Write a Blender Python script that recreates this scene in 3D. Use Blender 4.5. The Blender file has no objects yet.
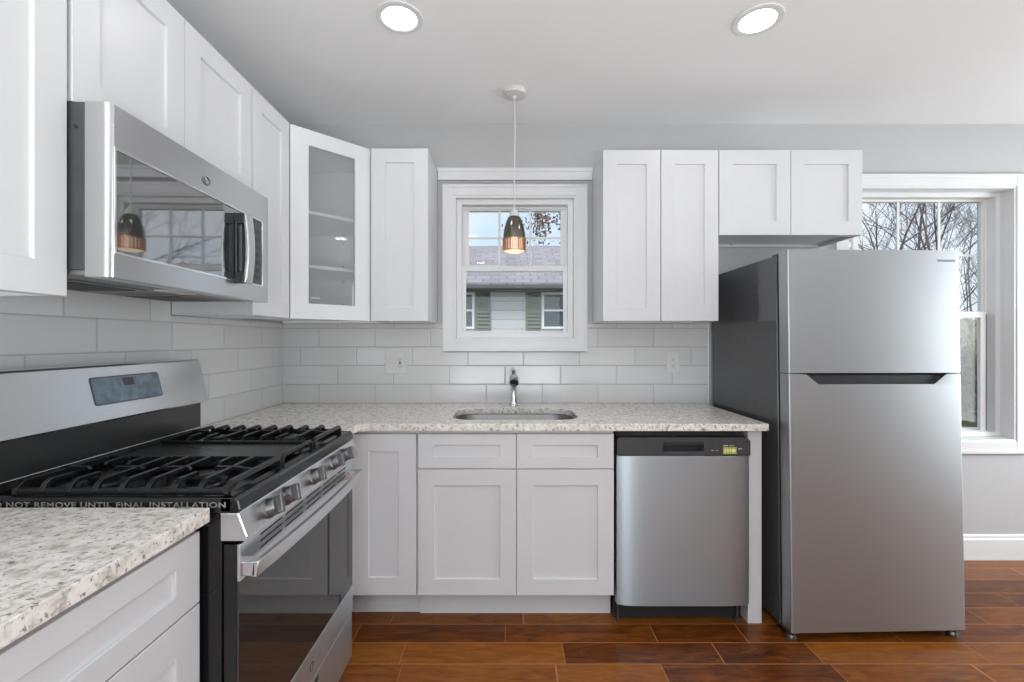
import bpy, bmesh, math, random
from mathutils import Vector, Matrix

S = bpy.context.scene
COL = S.collection
PI = math.pi
random.seed(7)

# ------------------------------------------------------------------ camera
H = 1.283                                    # eye height; the camera stands at x = 0, y = 0
cam_d = bpy.data.cameras.new('camera')
cam_d.lens = 16.0
cam_d.sensor_width = 36.0
cam_d.shift_x = 5 / 1024
cam_d.shift_y = -1 / 1024
cam_d.clip_start = 0.02
cam = bpy.data.objects.new('camera', cam_d)
COL.objects.link(cam)
cam.location = (0, 0, H)
cam.rotation_euler = (PI / 2, 0, 0)
S.camera = cam

# ------------------------------------------------------------------ view, exposure
S.view_settings.view_transform = 'Standard'
S.view_settings.look = 'None'
S.view_settings.gamma = 1.0
S.view_settings.use_curve_mapping = False
S.view_settings.exposure = 0.06
S.cycles.use_denoising = True
S.cycles.max_bounces = 10
S.cycles.diffuse_bounces = 6
S.cycles.glossy_bounces = 5
S.cycles.transparent_max_bounces = 12
S.cycles.sample_clamp_indirect = 6.0
S.cycles.caustics_reflective = False
S.cycles.caustics_refractive = False

# ------------------------------------------------------------------ sky
SKY_STRENGTH = 1.05
W = bpy.data.worlds.new('sky')
S.world = W
W.use_nodes = True
nt = W.node_tree
nt.nodes.clear()
wo = nt.nodes.new('ShaderNodeOutputWorld')
wb = nt.nodes.new('ShaderNodeBackground')
tc = nt.nodes.new('ShaderNodeTexCoord')
ns = nt.nodes.new('ShaderNodeTexNoise')
ns.inputs['Scale'].default_value = 2.2
ns.inputs['Detail'].default_value = 5
rp = nt.nodes.new('ShaderNodeValToRGB')
rp.color_ramp.elements[0].position = 0.36
rp.color_ramp.elements[0].color = (0.62, 0.79, 0.98, 1)
rp.color_ramp.elements[1].position = 0.62
rp.color_ramp.elements[1].color = (0.94, 0.97, 1.0, 1)
nt.links.new(tc.outputs['Generated'], ns.inputs['Vector'])
nt.links.new(ns.outputs['Fac'], rp.inputs['Fac'])
nt.links.new(rp.outputs['Color'], wb.inputs['Color'])
wb.inputs['Strength'].default_value = SKY_STRENGTH
nt.links.new(wb.outputs['Background'], wo.inputs['Surface'])

# soft sun, high in front of the house, mostly hidden by thin cloud
sd = bpy.data.lights.new('sun', 'SUN')
sd.energy = 3.2
sd.angle = math.radians(25)
so = bpy.data.objects.new('sun', sd)
COL.objects.link(so)
so.location = (10, -10, 20)
so.rotation_euler = Vector((0.35, 0.55, -0.8)).to_track_quat('-Z', 'Y').to_euler()

# unseen fill lamps added behind the viewpoint, thrown onto the ceiling for brightness
def fill_uplight(x, y, z, sx, sy, watts):
    ld = bpy.data.lights.new('fill_uplight', 'AREA')
    ld.shape = 'RECTANGLE'
    ld.size, ld.size_y = sx, sy
    ld.energy = watts
    ld.color = (0.915, 0.965, 1.0)
    lo = bpy.data.objects.new('fill_uplight', ld)
    COL.objects.link(lo)
    lo.location = (x, y, z)
    lo.rotation_euler = (PI, 0, 0)


fill_uplight(-0.1, -0.9, 0.75, 1.6, 1.4, 62)
fill_uplight(1.4, -2.1, 0.75, 2.0, 1.4, 62)


# added fill lamp at the unseen side window, standing in for daylight
def side_fill(y, z, sy, sz, watts):
    ld = bpy.data.lights.new('side_fill', 'AREA')
    ld.shape = 'RECTANGLE'
    ld.size, ld.size_y = sz, sy
    ld.energy = watts
    ld.color = (0.90, 0.96, 1.0)
    lo = bpy.data.objects.new('side_fill', ld)
    COL.objects.link(lo)
    lo.location = (4.18, y, z)
    lo.rotation_euler = (0, PI / 2, 0)


side_fill(1.35, 1.35, 1.5, 1.6, 60)

# fill lamp added inside the made-up glazed door behind the viewpoint
ld = bpy.data.lights.new('rear_fill', 'AREA')
ld.shape = 'RECTANGLE'
ld.size, ld.size_y = 2.0, 2.0
ld.energy = 46
ld.color = (0.90, 0.96, 1.0)
lo = bpy.data.objects.new('rear_fill', ld)
COL.objects.link(lo)
lo.location = (0.0, -3.18, 1.1)
lo.rotation_euler = (PI / 2, 0, 0)

# lamp strengths, used by the builders below
DOWNLIGHT = 28.0
PENDANT_GLOW = 0.8


# ================================================================== materials
def mat(name, col, rough=0.5, metal=0.0, spec=0.5, coat=0.0, emit=None, es=0.0):
    m = bpy.data.materials.new(name)
    m.use_nodes = True
    b = m.node_tree.nodes['Principled BSDF']
    b.inputs['Base Color'].default_value = (*col, 1)
    b.inputs['Roughness'].default_value = rough
    b.inputs['Metallic'].default_value = metal
    b.inputs['Specular IOR Level'].default_value = spec
    b.inputs['Coat Weight'].default_value = coat
    if emit:
        b.inputs['Emission Color'].default_value = (*emit, 1)
        b.inputs['Emission Strength'].default_value = es
    return m


class NT:
    """small helper to wire shader nodes"""
    def __init__(s, m):
        s.t = m.node_tree
        s.b = s.t.nodes['Principled BSDF']

    def n(s, typ, **kw):
        o = s.t.nodes.new(typ)
        for k, v in kw.items():
            setattr(o, k, v)
        return o

    def set(s, inp, v):
        if hasattr(v, 'is_output') or hasattr(v, 'links'):
            s.t.links.new(v, inp)
        else:
            inp.default_value = v

    def math(s, op, a, b=None, c=None):
        o = s.n('ShaderNodeMath', operation=op)
        s.set(o.inputs[0], a)
        if b is not None:
            s.set(o.inputs[1], b)
        if c is not None:
            s.set(o.inputs[2], c)
        return o.outputs[0]

    def ramp(s, fac, stops):
        o = s.n('ShaderNodeValToRGB')
        e = o.color_ramp.elements
        while len(e) < len(stops):
            e.new(0.5)
        for k, (p, c) in enumerate(stops):
            e[k].position = p
            e[k].color = (*c, 1) if len(c) == 3 else c
        s.set(o.inputs['Fac'], fac)
        return o.outputs['Color']

    def noise(s, vec, scale, detail=3, rough=0.5, dist=0.0):
        o = s.n('ShaderNodeTexNoise')
        if vec is not None:
            s.set(o.inputs['Vector'], vec)
        o.inputs['Scale'].default_value = scale
        o.inputs['Detail'].default_value = detail
        o.inputs['Roughness'].default_value = rough
        o.inputs['Distortion'].default_value = dist
        return o.outputs['Fac']

    def mix(s, fac, a, b, blend='MIX'):
        o = s.n('ShaderNodeMix', data_type='RGBA', blend_type=blend)
        s.set(o.inputs['Factor'], fac)
        for k, v in ((6, a), (7, b)):
            if isinstance(v, tuple):
                v = (*v, 1) if len(v) == 3 else v
            s.set(o.inputs[k], v)
        return o.outputs[2]

    def world(s):
        return s.n('ShaderNodeNewGeometry').outputs['Position']

    def obj(s):
        return s.n('ShaderNodeTexCoord').outputs['Object']

    def scaled(s, vec, sc):
        o = s.n('ShaderNodeMapping')
        s.set(o.inputs['Vector'], vec)
        o.inputs['Scale'].default_value = sc
        return o.outputs['Vector']

    def bump(s, h, strength, dist=0.01):
        o = s.n('ShaderNodeBump')
        o.inputs['Strength'].default_value = strength
        o.inputs['Distance'].default_value = dist
        s.set(o.inputs['Height'], h)
        s.t.links.new(o.outputs['Normal'], s.b.inputs['Normal'])


def noisy(name, col, var=0.03, scale=6, rough=0.5, bump=0.0, bscale=200, **kw):
    m = mat(name, col, rough, **kw)
    t = NT(m)
    p = t.world()
    f = t.noise(p, scale, 4)
    a = tuple(max(0, c * (1 - var)) for c in col)
    b = tuple(min(1, c * (1 + var)) for c in col)
    t.set(t.b.inputs['Base Color'], t.ramp(f, [(0.3, a), (0.7, b)]))
    if bump:
        t.bump(t.noise(p, bscale, 2), bump, 0.002)
    return m


def steel(name, col=(0.60, 0.60, 0.61), rough=0.27, aniso=0.6, rot=0.25, grain=(5, 5, 260)):
    m = mat(name, col, rough, 1.0)
    t = NT(m)
    p = t.obj()
    f = t.noise(t.scaled(p, grain), 1.0, 3)
    t.set(t.b.inputs['Roughness'], t.math('MULTIPLY_ADD', f, 0.016, rough - 0.008))
    t.b.inputs['Anisotropic'].default_value = aniso
    t.b.inputs['Anisotropic Rotation'].default_value = rot
    tg = t.n('ShaderNodeTangent', direction_type='RADIAL', axis='Z')
    t.t.links.new(tg.outputs[0], t.b.inputs['Tangent'])
    return m


def tile_mat(name, axis, x_off, row0):
    """long glossy white tiles, each row shifted by a third of a tile"""
    m = mat(name, (0.75, 0.755, 0.765), 0.12)
    t = NT(m)
    sp = t.n('ShaderNodeSeparateXYZ')
    t.set(sp.inputs[0], t.world())
    x = sp.outputs[axis]
    z = t.math('DIVIDE', t.math('SUBTRACT', sp.outputs[2], row0), 0.1095)
    row = t.math('FLOOR', z)
    fz = t.math('FRACT', z)
    sgn = -0.33333 if axis == 0 else 0.33333
    u = t.math('ADD', t.math('DIVIDE', t.math('SUBTRACT', x, x_off), 0.3257), t.math('MULTIPLY', row, sgn))
    fu = t.math('FRACT', u)
    du = t.math('MULTIPLY', t.math('MINIMUM', fu, t.math('SUBTRACT', 1.0, fu)), 0.3257)
    dz = t.math('MULTIPLY', t.math('MINIMUM', fz, t.math('SUBTRACT', 1.0, fz)), 0.1095)
    d = t.math('MINIMUM', du, dz)
    edge = t.n('ShaderNodeMapRange')
    t.set(edge.inputs[0], d)
    edge.inputs[1].default_value = 0.0012
    edge.inputs[2].default_value = 0.0026
    e = edge.outputs[0]
    cid = t.n('ShaderNodeCombineXYZ')
    t.set(cid.inputs[0], t.math('FLOOR', u))
    t.set(cid.inputs[1], row)
    wn = t.n('ShaderNodeTexWhiteNoise', noise_dimensions='3D')
    t.set(wn.inputs['Vector'], cid.outputs[0])
    tc_ = t.ramp(wn.outputs['Value'], [(0, (0.585, 0.586, 0.587)), (1, (0.63, 0.631, 0.632))])
    t.set(t.b.inputs['Base Color'], t.mix(e, (0.40, 0.40, 0.402), tc_))
    t.set(t.b.inputs['Roughness'], t.math('MULTIPLY_ADD', e, -0.5, 0.65))
    soft = t.n('ShaderNodeMapRange')
    t.set(soft.inputs[0], d)
    soft.inputs[1].default_value = 0.001
    soft.inputs[2].default_value = 0.006
    hgt = t.math('ADD', soft.outputs[0], t.math('MULTIPLY', t.noise(t.world(), 9, 1), 0.25))
    t.bump(hgt, 0.35, 0.003)
    return m


def granite():
    m = mat('pale_granite', (0.7, 0.68, 0.63), 0.22)
    t = NT(m)
    p = t.world()
    base = t.ramp(t.noise(p, 34, 6, 0.66, 0.3), [(0.30, (0.48, 0.44, 0.38)), (0.42, (0.68, 0.64, 0.58)),
                                               (0.56, (0.82, 0.795, 0.75)), (0.8, (0.89, 0.875, 0.845))])
    grey = t.ramp(t.noise(p, 62, 4, 0.6, 0.1), [(0.54, (0, 0, 0)), (0.66, (1, 1, 1))])
    c = t.mix(t.math('MULTIPLY', grey, 0.75), base, (0.37, 0.355, 0.335))
    dark = t.ramp(t.noise(t.scaled(p, (1, 1.4, 1)), 78, 3, 0.55, 0.0), [(0.60, (0, 0, 0)), (0.66, (1, 1, 1))])
    c = t.mix(t.math('MULTIPLY', dark, 0.72), c, (0.115, 0.10, 0.09))
    v = t.n('ShaderNodeTexVoronoi', feature='F1')
    t.set(v.inputs['Vector'], p)
    v.inputs['Scale'].default_value = 160
    sp = t.ramp(v.outputs['Distance'], [(0.10, (1, 1, 1)), (0.2, (0, 0, 0))])
    sel = t.ramp(v.outputs['Color'], [(0.70, (0, 0, 0)), (0.72, (1, 1, 1))])
    c = t.mix(t.math('MULTIPLY', sp, sel), c, (0.10, 0.085, 0.08))
    t.set(t.b.inputs['Base Color'], c)
    return m


def wood_floor():
    m = mat('hardwood_planks', (0.2, 0.08, 0.03), 0.3)
    t = NT(m)
    sp = t.n('ShaderNodeSeparateXYZ')
    t.set(sp.inputs[0], t.world())
    PW = 0.1265
    y = t.math('DIVIDE', t.math('SUBTRACT', sp.outputs[1], 2.0556), PW)
    row = t.math('FLOOR', y)
    fy = t.math('FRACT', y)
    wn = t.n('ShaderNodeTexWhiteNoise', noise_dimensions='1D')
    t.set(wn.inputs['W'], t.math('ADD', row, 3.3))
    L = 0.56
    x = t.math('ADD', t.math('DIVIDE', sp.outputs[0], L), t.math('MULTIPLY', wn.outputs['Value'], 7.0))
    # let plank lengths differ
    x = t.math('ADD', x, t.math('MULTIPLY', t.math('SINE', t.math('MULTIPLY', x, 4.1)), 0.16))
    pl = t.math('FLOOR', x)
    fx = t.math('FRACT', x)
    cid = t.n('ShaderNodeCombineXYZ')
    t.set(cid.inputs[0], pl)
    t.set(cid.inputs[1], row)
    w2 = t.n('ShaderNodeTexWhiteNoise', noise_dimensions='3D')
    t.set(w2.inputs['Vector'], cid.outputs[0])
    rid = w2.outputs['Value']
    off = t.n('ShaderNodeVectorMath', operation='MULTIPLY_ADD')
    t.set(off.inputs[0], w2.outputs['Color'])
    off.inputs[1].default_value = (9, 9, 9)
    t.t.links.new(t.world(), off.inputs[2])
    v = off.outputs[0]
    g1 = t.noise(t.scaled(v, (4.5, 20, 1)), 1.0, 7, 0.68, 1.6)
    g2 = t.noise(t.scaled(v, (14, 160, 1)), 1.0, 3, 0.6)
    tone = t.math('ADD', t.math('MULTIPLY', rid, 0.34), t.math('MULTIPLY', g1, 0.84))
    c = t.ramp(tone, [(0.30, (0.035, 0.008, 0.002)), (0.45, (0.120, 0.031, 0.004)), (0.60, (0.245, 0.072, 0.008)),
                      (0.85, (0.40, 0.145, 0.022))])
    c = t.mix(t.math('MULTIPLY', g2, 0.55), c, (0.10, 0.030, 0.009), 'MIX')
    dy = t.math('MULTIPLY', t.math('MINIMUM', fy, t.math('SUBTRACT', 1.0, fy)), PW)
    dx = t.math('MULTIPLY', t.math('MINIMUM', fx, t.math('SUBTRACT', 1.0, fx)), L)
    d = t.math('MINIMUM', dy, dx)
    e = t.n('ShaderNodeMapRange')
    t.set(e.inputs[0], d)
    e.inputs[1].default_value = 0.0008
    e.inputs[2].default_value = 0.0028
    t.set(t.b.inputs['Base Color'], t.mix(e.outputs[0], (0.40, 0.17, 0.06), c))
    t.set(t.b.inputs['Roughness'], t.math('MULTIPLY_ADD', g1, 0.2, 0.22))
    hgt = t.math('ADD', e.outputs[0], t.math('MULTIPLY', g1, 0.5))
    t.bump(hgt, 0.3, 0.002)
    return m


def thin_glass(name, tint=(0.97, 0.98, 0.98), refl=0.06, pale_lift=0.0):
    m = bpy.data.materials.new(name)
    m.use_nodes = True
    t = m.node_tree
    t.nodes.clear()
    o = t.nodes.new('ShaderNodeOutputMaterial')
    mx = t.nodes.new('ShaderNodeMixShader')
    tr = t.nodes.new('ShaderNodeBsdfTransparent')
    gl = t.nodes.new('ShaderNodeBsdfGlossy')
    fr = t.nodes.new('ShaderNodeFresnel')
    ior = 1.3 if refl < 0.05 else 1.45
    ge = t.nodes.new('ShaderNodeNewGeometry')
    mr = t.nodes.new('ShaderNodeMapRange')                 # same reflectance on both faces of the pane
    mr.inputs[3].default_value = ior
    mr.inputs[4].default_value = 1 / ior
    t.links.new(ge.outputs['Backfacing'], mr.inputs[0])
    t.links.new(mr.outputs[0], fr.inputs['IOR'])
    tr.inputs['Color'].default_value = (*tint, 1)
    gl.inputs['Roughness'].default_value = 0.02
    t.links.new(fr.outputs[0], mx.inputs[0])
    t.links.new(tr.outputs[0], mx.inputs[1])
    t.links.new(gl.outputs[0], mx.inputs[2])
    out = mx.outputs[0]
    if pale_lift:  # pale diffuse share that brightens the dim interior behind clear glass
        hz = t.nodes.new('ShaderNodeMixShader')
        df = t.nodes.new('ShaderNodeBsdfDiffuse')
        df.inputs['Color'].default_value = (0.78, 0.80, 0.80, 1)
        hz.inputs[0].default_value = pale_lift
        t.links.new(out, hz.inputs[1])
        t.links.new(df.outputs[0], hz.inputs[2])
        out = hz.outputs[0]
    t.links.new(out, o.inputs['Surface'])
    return m


M = {}
M['wall'] = noisy('wall_paint', (0.485, 0.488, 0.492), 0.015, 3, 0.6, 0.05, 300)
M['ceiling'] = noisy('ceiling_paint', (0.84, 0.845, 0.85), 0.012, 2, 0.75, 0.05, 250)
M['trim'] = noisy('trim_paint', (0.735, 0.74, 0.75), 0.01, 4, 0.35)
M['vinyl'] = noisy('window_vinyl', (0.77, 0.775, 0.785), 0.01, 5, 0.4)
M['cab'] = noisy('cabinet_paint', (0.665, 0.672, 0.685), 0.012, 5, 0.33, 0.03, 120)
M['cab_in'] = noisy('cabinet_interior', (0.85, 0.855, 0.86), 0.02, 6, 0.5)
M['tile_b'] = tile_mat('white_tile_back', 0, 0.531, 0.914)
M['tile_l'] = tile_mat('white_tile_left', 1, 1.448, 0.914)
M['granite'] = granite()
M['floor'] = wood_floor()
M['floor'].node_tree.nodes['Principled BSDF'].inputs['Specular IOR Level'].default_value = 0.22
M['steel'] = steel('brushed_steel')
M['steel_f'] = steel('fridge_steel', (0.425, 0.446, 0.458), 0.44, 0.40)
M['steel_d'] = steel('dishwasher_steel', (0.52, 0.605, 0.66), 0.42, 0.6)
M['steel_r'] = steel('range_steel', (0.71, 0.722, 0.73), 0.25, 0.3)
M['steel_low'] = steel('lower_range_steel', (0.60, 0.655, 0.69), 0.42, 0.5)  # copy of the range steel, tinted cool to offset the brown floor reflection
M['sink'] = steel('sink_steel', (0.22, 0.22, 0.22), 0.38, 0.1)
M['chrome'] = noisy('chrome', (0.78, 0.79, 0.80), 0.02, 10, 0.08, metal=1.0)
M['faucet_steel'] = noisy('faucet_steel', (0.42, 0.43, 0.45), 0.03, 10, 0.14, metal=1.0)
M['nickel'] = noisy('satin_knob_metal', (0.21, 0.21, 0.215), 0.05, 30, 0.36, metal=1.0)
M['black'] = noisy('black_enamel', (0.008, 0.008, 0.009), 0.1, 12, 0.14)
M['panel_black'] = noisy('black_back_panel', (0.022, 0.022, 0.022), 0.05, 6, 0.28, spec=0.9)
M['iron'] = noisy('cast_iron', (0.009, 0.0095, 0.0105), 0.2, 60, 0.27)
M['plastic'] = noisy('black_plastic', (0.022, 0.023, 0.025), 0.1, 20, 0.35)
M['dkgrey'] = noisy('dark_grey_plastic', (0.055, 0.058, 0.062), 0.08, 20, 0.3)
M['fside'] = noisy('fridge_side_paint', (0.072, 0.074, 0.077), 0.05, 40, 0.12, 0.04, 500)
M['underside'] = noisy('grey_underside', (0.25, 0.25, 0.25), 0.1, 30, 0.4, metal=0.6)
M['mglass'] = noisy('dark_oven_glass', (0.020, 0.022, 0.024), 0.05, 5, 0.03, spec=0.85, coat=0.5)
M['mglass'].node_tree.nodes['Principled BSDF'].inputs['IOR'].default_value = 2.5
M['oglass'] = noisy('oven_door_glass', (0.022, 0.022, 0.022), 0.05, 5, 0.03, 0.05, 6, spec=0.8)
M['display'] = noisy('display_film', (0.13, 0.18, 0.21), 0.25, 40, 0.18)
M['lcd'] = noisy('dark_lcd', (0.045, 0.045, 0.055), 0.2, 30, 0.1)
M['white_plastic'] = noisy('white_plastic', (0.64, 0.64, 0.63), 0.01, 20, 0.3)
M['slot'] = noisy('dark_slot', (0.03, 0.03, 0.03), 0.1, 20, 0.6)
M['letter'] = noisy('pale_lettering', (0.20, 0.20, 0.195), 0.45, 90, 0.6)
M['yellow'] = noisy('yellow_print', (0.42, 0.45, 0.08), 0.2, 200, 0.5)
M['pale_yellow'] = noisy('pale_yellow_print', (0.72, 0.76, 0.40), 0.1, 200, 0.5)
M['gun'] = noisy('smoked_steel', (0.175, 0.17, 0.145), 0.05, 10, 0.16, metal=1.0)
M['copper'] = noisy('copper_band', (0.62, 0.36, 0.25), 0.1, 30, 0.22, metal=1.0)
M['cap_grey'] = noisy('pale_grey_cap', (0.62, 0.62, 0.60), 0.03, 30, 0.4)
M['lens'] = mat('downlight_lens', (0.9, 0.9, 0.88), 0.4, emit=(0.98, 0.98, 1.0), es=DOWNLIGHT)
M['pglow'] = mat('pendant_diffuser', (0.9, 0.85, 0.75), 0.4, emit=(1.0, 0.78, 0.52), es=PENDANT_GLOW)
M['glass'] = thin_glass('window_glass', (0.97, 0.98, 0.985), 0.04)
M['cglass'] = thin_glass('cabinet_door_glass', (0.90, 0.92, 0.92), 0.06, 0.15)
M['gasket'] = noisy('black_gasket', (0.012, 0.012, 0.012), 0.1, 30, 0.6)
# outdoors
M['bark'] = noisy('grey_bark', (0.12, 0.095, 0.098), 0.3, 8, 0.9)
M['bark2'] = noisy('pale_bark', (0.30, 0.27, 0.23), 0.25, 9, 0.9)
M['grass'] = noisy('lawn', (0.12, 0.13, 0.05), 0.35, 3, 0.9)
M['hill'] = noisy('leaf_litter', (0.16, 0.145, 0.095), 0.5, 2.5, 0.95)
M['leaf'] = noisy('olive_leaves', (0.075, 0.085, 0.04), 0.6, 5, 0.8)
M['rust_leaf'] = noisy('rust_leaves', (0.20, 0.115, 0.09), 0.35, 6, 0.8)
M['shutter'] = noisy('green_shutter_paint', (0.155, 0.175, 0.125), 0.06, 5, 0.6)
M['hwhite'] = noisy('house_white_trim', (0.78, 0.78, 0.80), 0.02, 4, 0.5)
M['gutter'] = noisy('dark_gutter', (0.10, 0.095, 0.10), 0.1, 6, 0.5)
M['hglass'] = noisy('house_window_glass', (0.055, 0.075, 0.10), 0.3, 4, 0.05)


def siding():
    m = mat('lilac_siding', (0.47, 0.45, 0.50), 0.6)
    t = NT(m)
    sp = t.n('ShaderNodeSeparateXYZ')
    t.set(sp.inputs[0], t.world())
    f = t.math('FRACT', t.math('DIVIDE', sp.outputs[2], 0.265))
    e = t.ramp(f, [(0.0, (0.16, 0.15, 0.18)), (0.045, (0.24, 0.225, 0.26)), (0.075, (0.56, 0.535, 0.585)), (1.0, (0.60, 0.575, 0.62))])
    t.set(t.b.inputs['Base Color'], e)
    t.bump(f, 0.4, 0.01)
    return m


def shingles():
    m = mat('grey_shingles', (0.4, 0.38, 0.42), 0.9)
    t = NT(m)
    b = t.n('ShaderNodeTexBrick')
    t.set(b.inputs['Vector'], t.world())
    b.inputs['Scale'].default_value = 1.0
    b.inputs['Brick Width'].default_value = 0.45
    b.inputs['Row Height'].default_value = 0.30
    b.inputs['Mortar Size'].default_value = 0.028
    b.inputs['Color1'].default_value = (0.19, 0.178, 0.195, 1)
    b.inputs['Color2'].default_value = (0.29, 0.27, 0.29, 1)
    b.inputs['Mortar'].default_value = (0.15, 0.14, 0.16, 1)
    t.set(t.b.inputs['Base Color'], t.mix(t.math('MULTIPLY', t.noise(t.world(), 7, 4), 0.5), b.outputs['Color'], (0.33, 0.31, 0.33)))
    return m


M['siding'] = siding()
M['shingle'] = shingles()


# ================================================================== mesh helpers
class MB:
    def __init__(s):
        s.bm = bmesh.new()

    def box(s, x0, x1, y0, y1, z0, z1):
        v = [s.bm.verts.new((x, y, z)) for x in (x0, x1) for y in (y0, y1) for z in (z0, z1)]
        for f in ((0, 1, 3, 2), (4, 6, 7, 5), (0, 4, 5, 1), (2, 3, 7, 6), (0, 2, 6, 4), (1, 5, 7, 3)):
            s.bm.faces.new([v[i] for i in f])
        return s

    def fbox(s, fr, a0, a1, z0, z1, d0, d1):
        """box in a frame: along u, up v, out of the face n"""
        o, u, w, n = fr
        v = [s.bm.verts.new(o + u * a + w * z + n * d) for a in (a0, a1) for d in (d0, d1) for z in (z0, z1)]
        for f in ((0, 1, 3, 2), (4, 6, 7, 5), (0, 4, 5, 1), (2, 3, 7, 6), (0, 2, 6, 4), (1, 5, 7, 3)):
            s.bm.faces.new([v[i] for i in f])
        return s

    def shaker(s, fr, a0, a1, z0, z1, th=0.019, st=0.072, rl=None, rec=0.0085, back=True, hole=False):
        """frame-and-panel door; d = 0 is its front face, th goes back"""
        rl = st if rl is None else rl
        o, u, w, n = fr
        P = lambda a, z, d: s.bm.verts.new(o + u * a + w * z + n * d)
        rect = lambda i, d, k=0.0: [P(a0 + i * st + k, z0 + i * rl + k, d), P(a1 - i * st - k, z0 + i * rl + k, d),
                                    P(a1 - i * st - k, z1 - i * rl - k, d), P(a0 + i * st + k, z1 - i * rl - k, d)]
        b = 0.0012
        loops = [rect(0, -th), rect(0, -b), rect(0, 0, b), rect(1, 0, -b), rect(1, -b, 0.0)]
        if hole:
            loops.append(rect(1, -th))
        else:
            loops.append(rect(1, -rec, 0.0012))
        for A, B in zip(loops[:-1], loops[1:]):
            for k in range(4):
                s.bm.faces.new((A[k], A[(k + 1) % 4], B[(k + 1) % 4], B[k]))
        if hole:
            A, B = loops[-1], loops[0]
            for k in range(4):
                s.bm.faces.new((A[k], A[(k + 1) % 4], B[(k + 1) % 4], B[k]))
        else:
            s.bm.faces.new(loops[-1])
            s.bm.faces.new(loops[0][::-1])
        return s

    def prism(s, pts, fn):
        """pts: 2D outline; fn(p, t) -> 3D for t = 0, 1"""
        A = [s.bm.verts.new(fn(p, 0)) for p in pts]
        B = [s.bm.verts.new(fn(p, 1)) for p in pts]
        n = len(pts)
        s.bm.faces.new(A[::-1])
        s.bm.faces.new(B)
        for k in range(n):
            s.bm.faces.new((A[k], A[(k + 1) % n], B[(k + 1) % n], B[k]))
        return s

    def tube(s, pts, r, seg=8, cap=True, twist=0.0):
        pts = [Vector(p) for p in pts]
        rs = r if isinstance(r, (list, tuple)) else [r] * len(pts)
        loops = []
        prev = None
        for i, p in enumerate(pts):
            d = (pts[min(i + 1, len(pts) - 1)] - pts[max(i - 1, 0)]).normalized()
            if prev is None:
                a = Vector((0, 0, 1)) if abs(d.z) < 0.9 else Vector((1, 0, 0))
                x = d.cross(a).normalized()
            else:
                x = (prev - d * prev.dot(d)).normalized()
            prev = x
            y = d.cross(x)
            loops.append([s.bm.verts.new(p + (x * math.cos(2 * PI * k / seg + twist) + y * math.sin(2 * PI * k / seg + twist)) * rs[i])
                          for k in range(seg)])
        for A, B in zip(loops[:-1], loops[1:]):
            for k in range(seg):
                s.bm.faces.new((A[k], A[(k + 1) % seg], B[(k + 1) % seg], B[k]))
        if cap:
            s.bm.faces.new(loops[0][::-1])
            s.bm.faces.new(loops[-1])
        return s

    def lathe(s, prof, c, ax=(0, 0, 1), seg=32, closed=False):
        """prof: (radius, height) along ax from c"""
        c = Vector(c)
        az = Vector(ax).normalized()
        a = Vector((1, 0, 0)) if abs(az.x) < 0.9 else Vector((0, 1, 0))
        x = az.cross(a).normalized()
        y = az.cross(x)
        loops = []
        for r, h in prof:
            if r < 1e-6:
                loops.append([s.bm.verts.new(c + az * h)])
            else:
                loops.append([s.bm.verts.new(c + az * h + (x * math.cos(2 * PI * k / seg) + y * math.sin(2 * PI * k / seg)) * r) for k in range(seg)])
        if closed:
            loops.append(loops[0])
        for A, B in zip(loops[:-1], loops[1:]):
            if len(A) == 1 and len(B) == 1:
                continue
            for k in range(seg):
                k2 = (k + 1) % seg
                if len(A) == 1:
                    s.bm.faces.new((A[0], B[k2], B[k]))
                elif len(B) == 1:
                    s.bm.faces.new((A[k], A[k2], B[0]))
                else:
                    s.bm.faces.new((A[k], A[k2], B[k2], B[k]))
        return s

    def sheet(s, outer, holes, z0, z1):
        """horizontal slab with holes"""
        edges = []
        for lp in [outer] + holes:
            vs = [s.bm.verts.new((p[0], p[1], z1)) for p in lp]
            for k in range(len(vs)):
                edges.append(s.bm.edges.new((vs[k], vs[(k + 1) % len(vs)])))
        r = bmesh.ops.triangle_fill(s.bm, edges=edges, use_beauty=True, use_dissolve=False)
        fs = [g for g in r['geom'] if isinstance(g, bmesh.types.BMFace)]
        ex = bmesh.ops.extrude_face_region(s.bm, geom=fs)
        for g in ex['geom']:
            if isinstance(g, bmesh.types.BMVert):
                g.co.z = z0
        return s

    def build(s, name, m, parent=None, bevel=0.0, smooth=None, seg=2, label=None):
        bmesh.ops.remove_doubles(s.bm, verts=s.bm.verts, dist=1e-6)
        bmesh.ops.recalc_face_normals(s.bm, faces=s.bm.faces)
        me = bpy.data.meshes.new(name)
        off = Vector((0, 0, 0))
        p = parent
        while p is not None:
            off += p.location
            p = p.parent
        bmesh.ops.translate(s.bm, verts=s.bm.verts, vec=-off)
        s.bm.to_mesh(me)
        s.bm.free()
        me.materials.append(M[m] if isinstance(m, str) else m)
        o = bpy.data.objects.new(name, me)
        COL.objects.link(o)
        if parent is not None:
            o.parent = parent
        if bevel:
            b = o.modifiers.new('edge', 'BEVEL')
            b.width = bevel
            b.segments = seg
            b.limit_method = 'ANGLE'
            b.angle_limit = math.radians(40)
            b.harden_normals = False
        if smooth:
            for f in me.polygons:
                f.use_smooth = True
            me.set_sharp_from_angle(angle=math.radians(smooth))
        if label:
            o['label'] = label
        return o


def thing(name, label, cat, loc=(0, 0, 0), group=None):
    o = bpy.data.objects.new(name, None)
    o.empty_display_size = 0.1
    COL.objects.link(o)
    o.location = loc
    o['label'] = label
    o['category'] = cat
    if group:
        o['group'] = group
    return o


def tag(o, label, cat, group=None, kind=None):
    o['label'] = label
    o['category'] = cat
    if group:
        o['group'] = group
    if kind:
        o['kind'] = kind
    return o


def struct(o):
    o['kind'] = 'structure'
    return o


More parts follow.
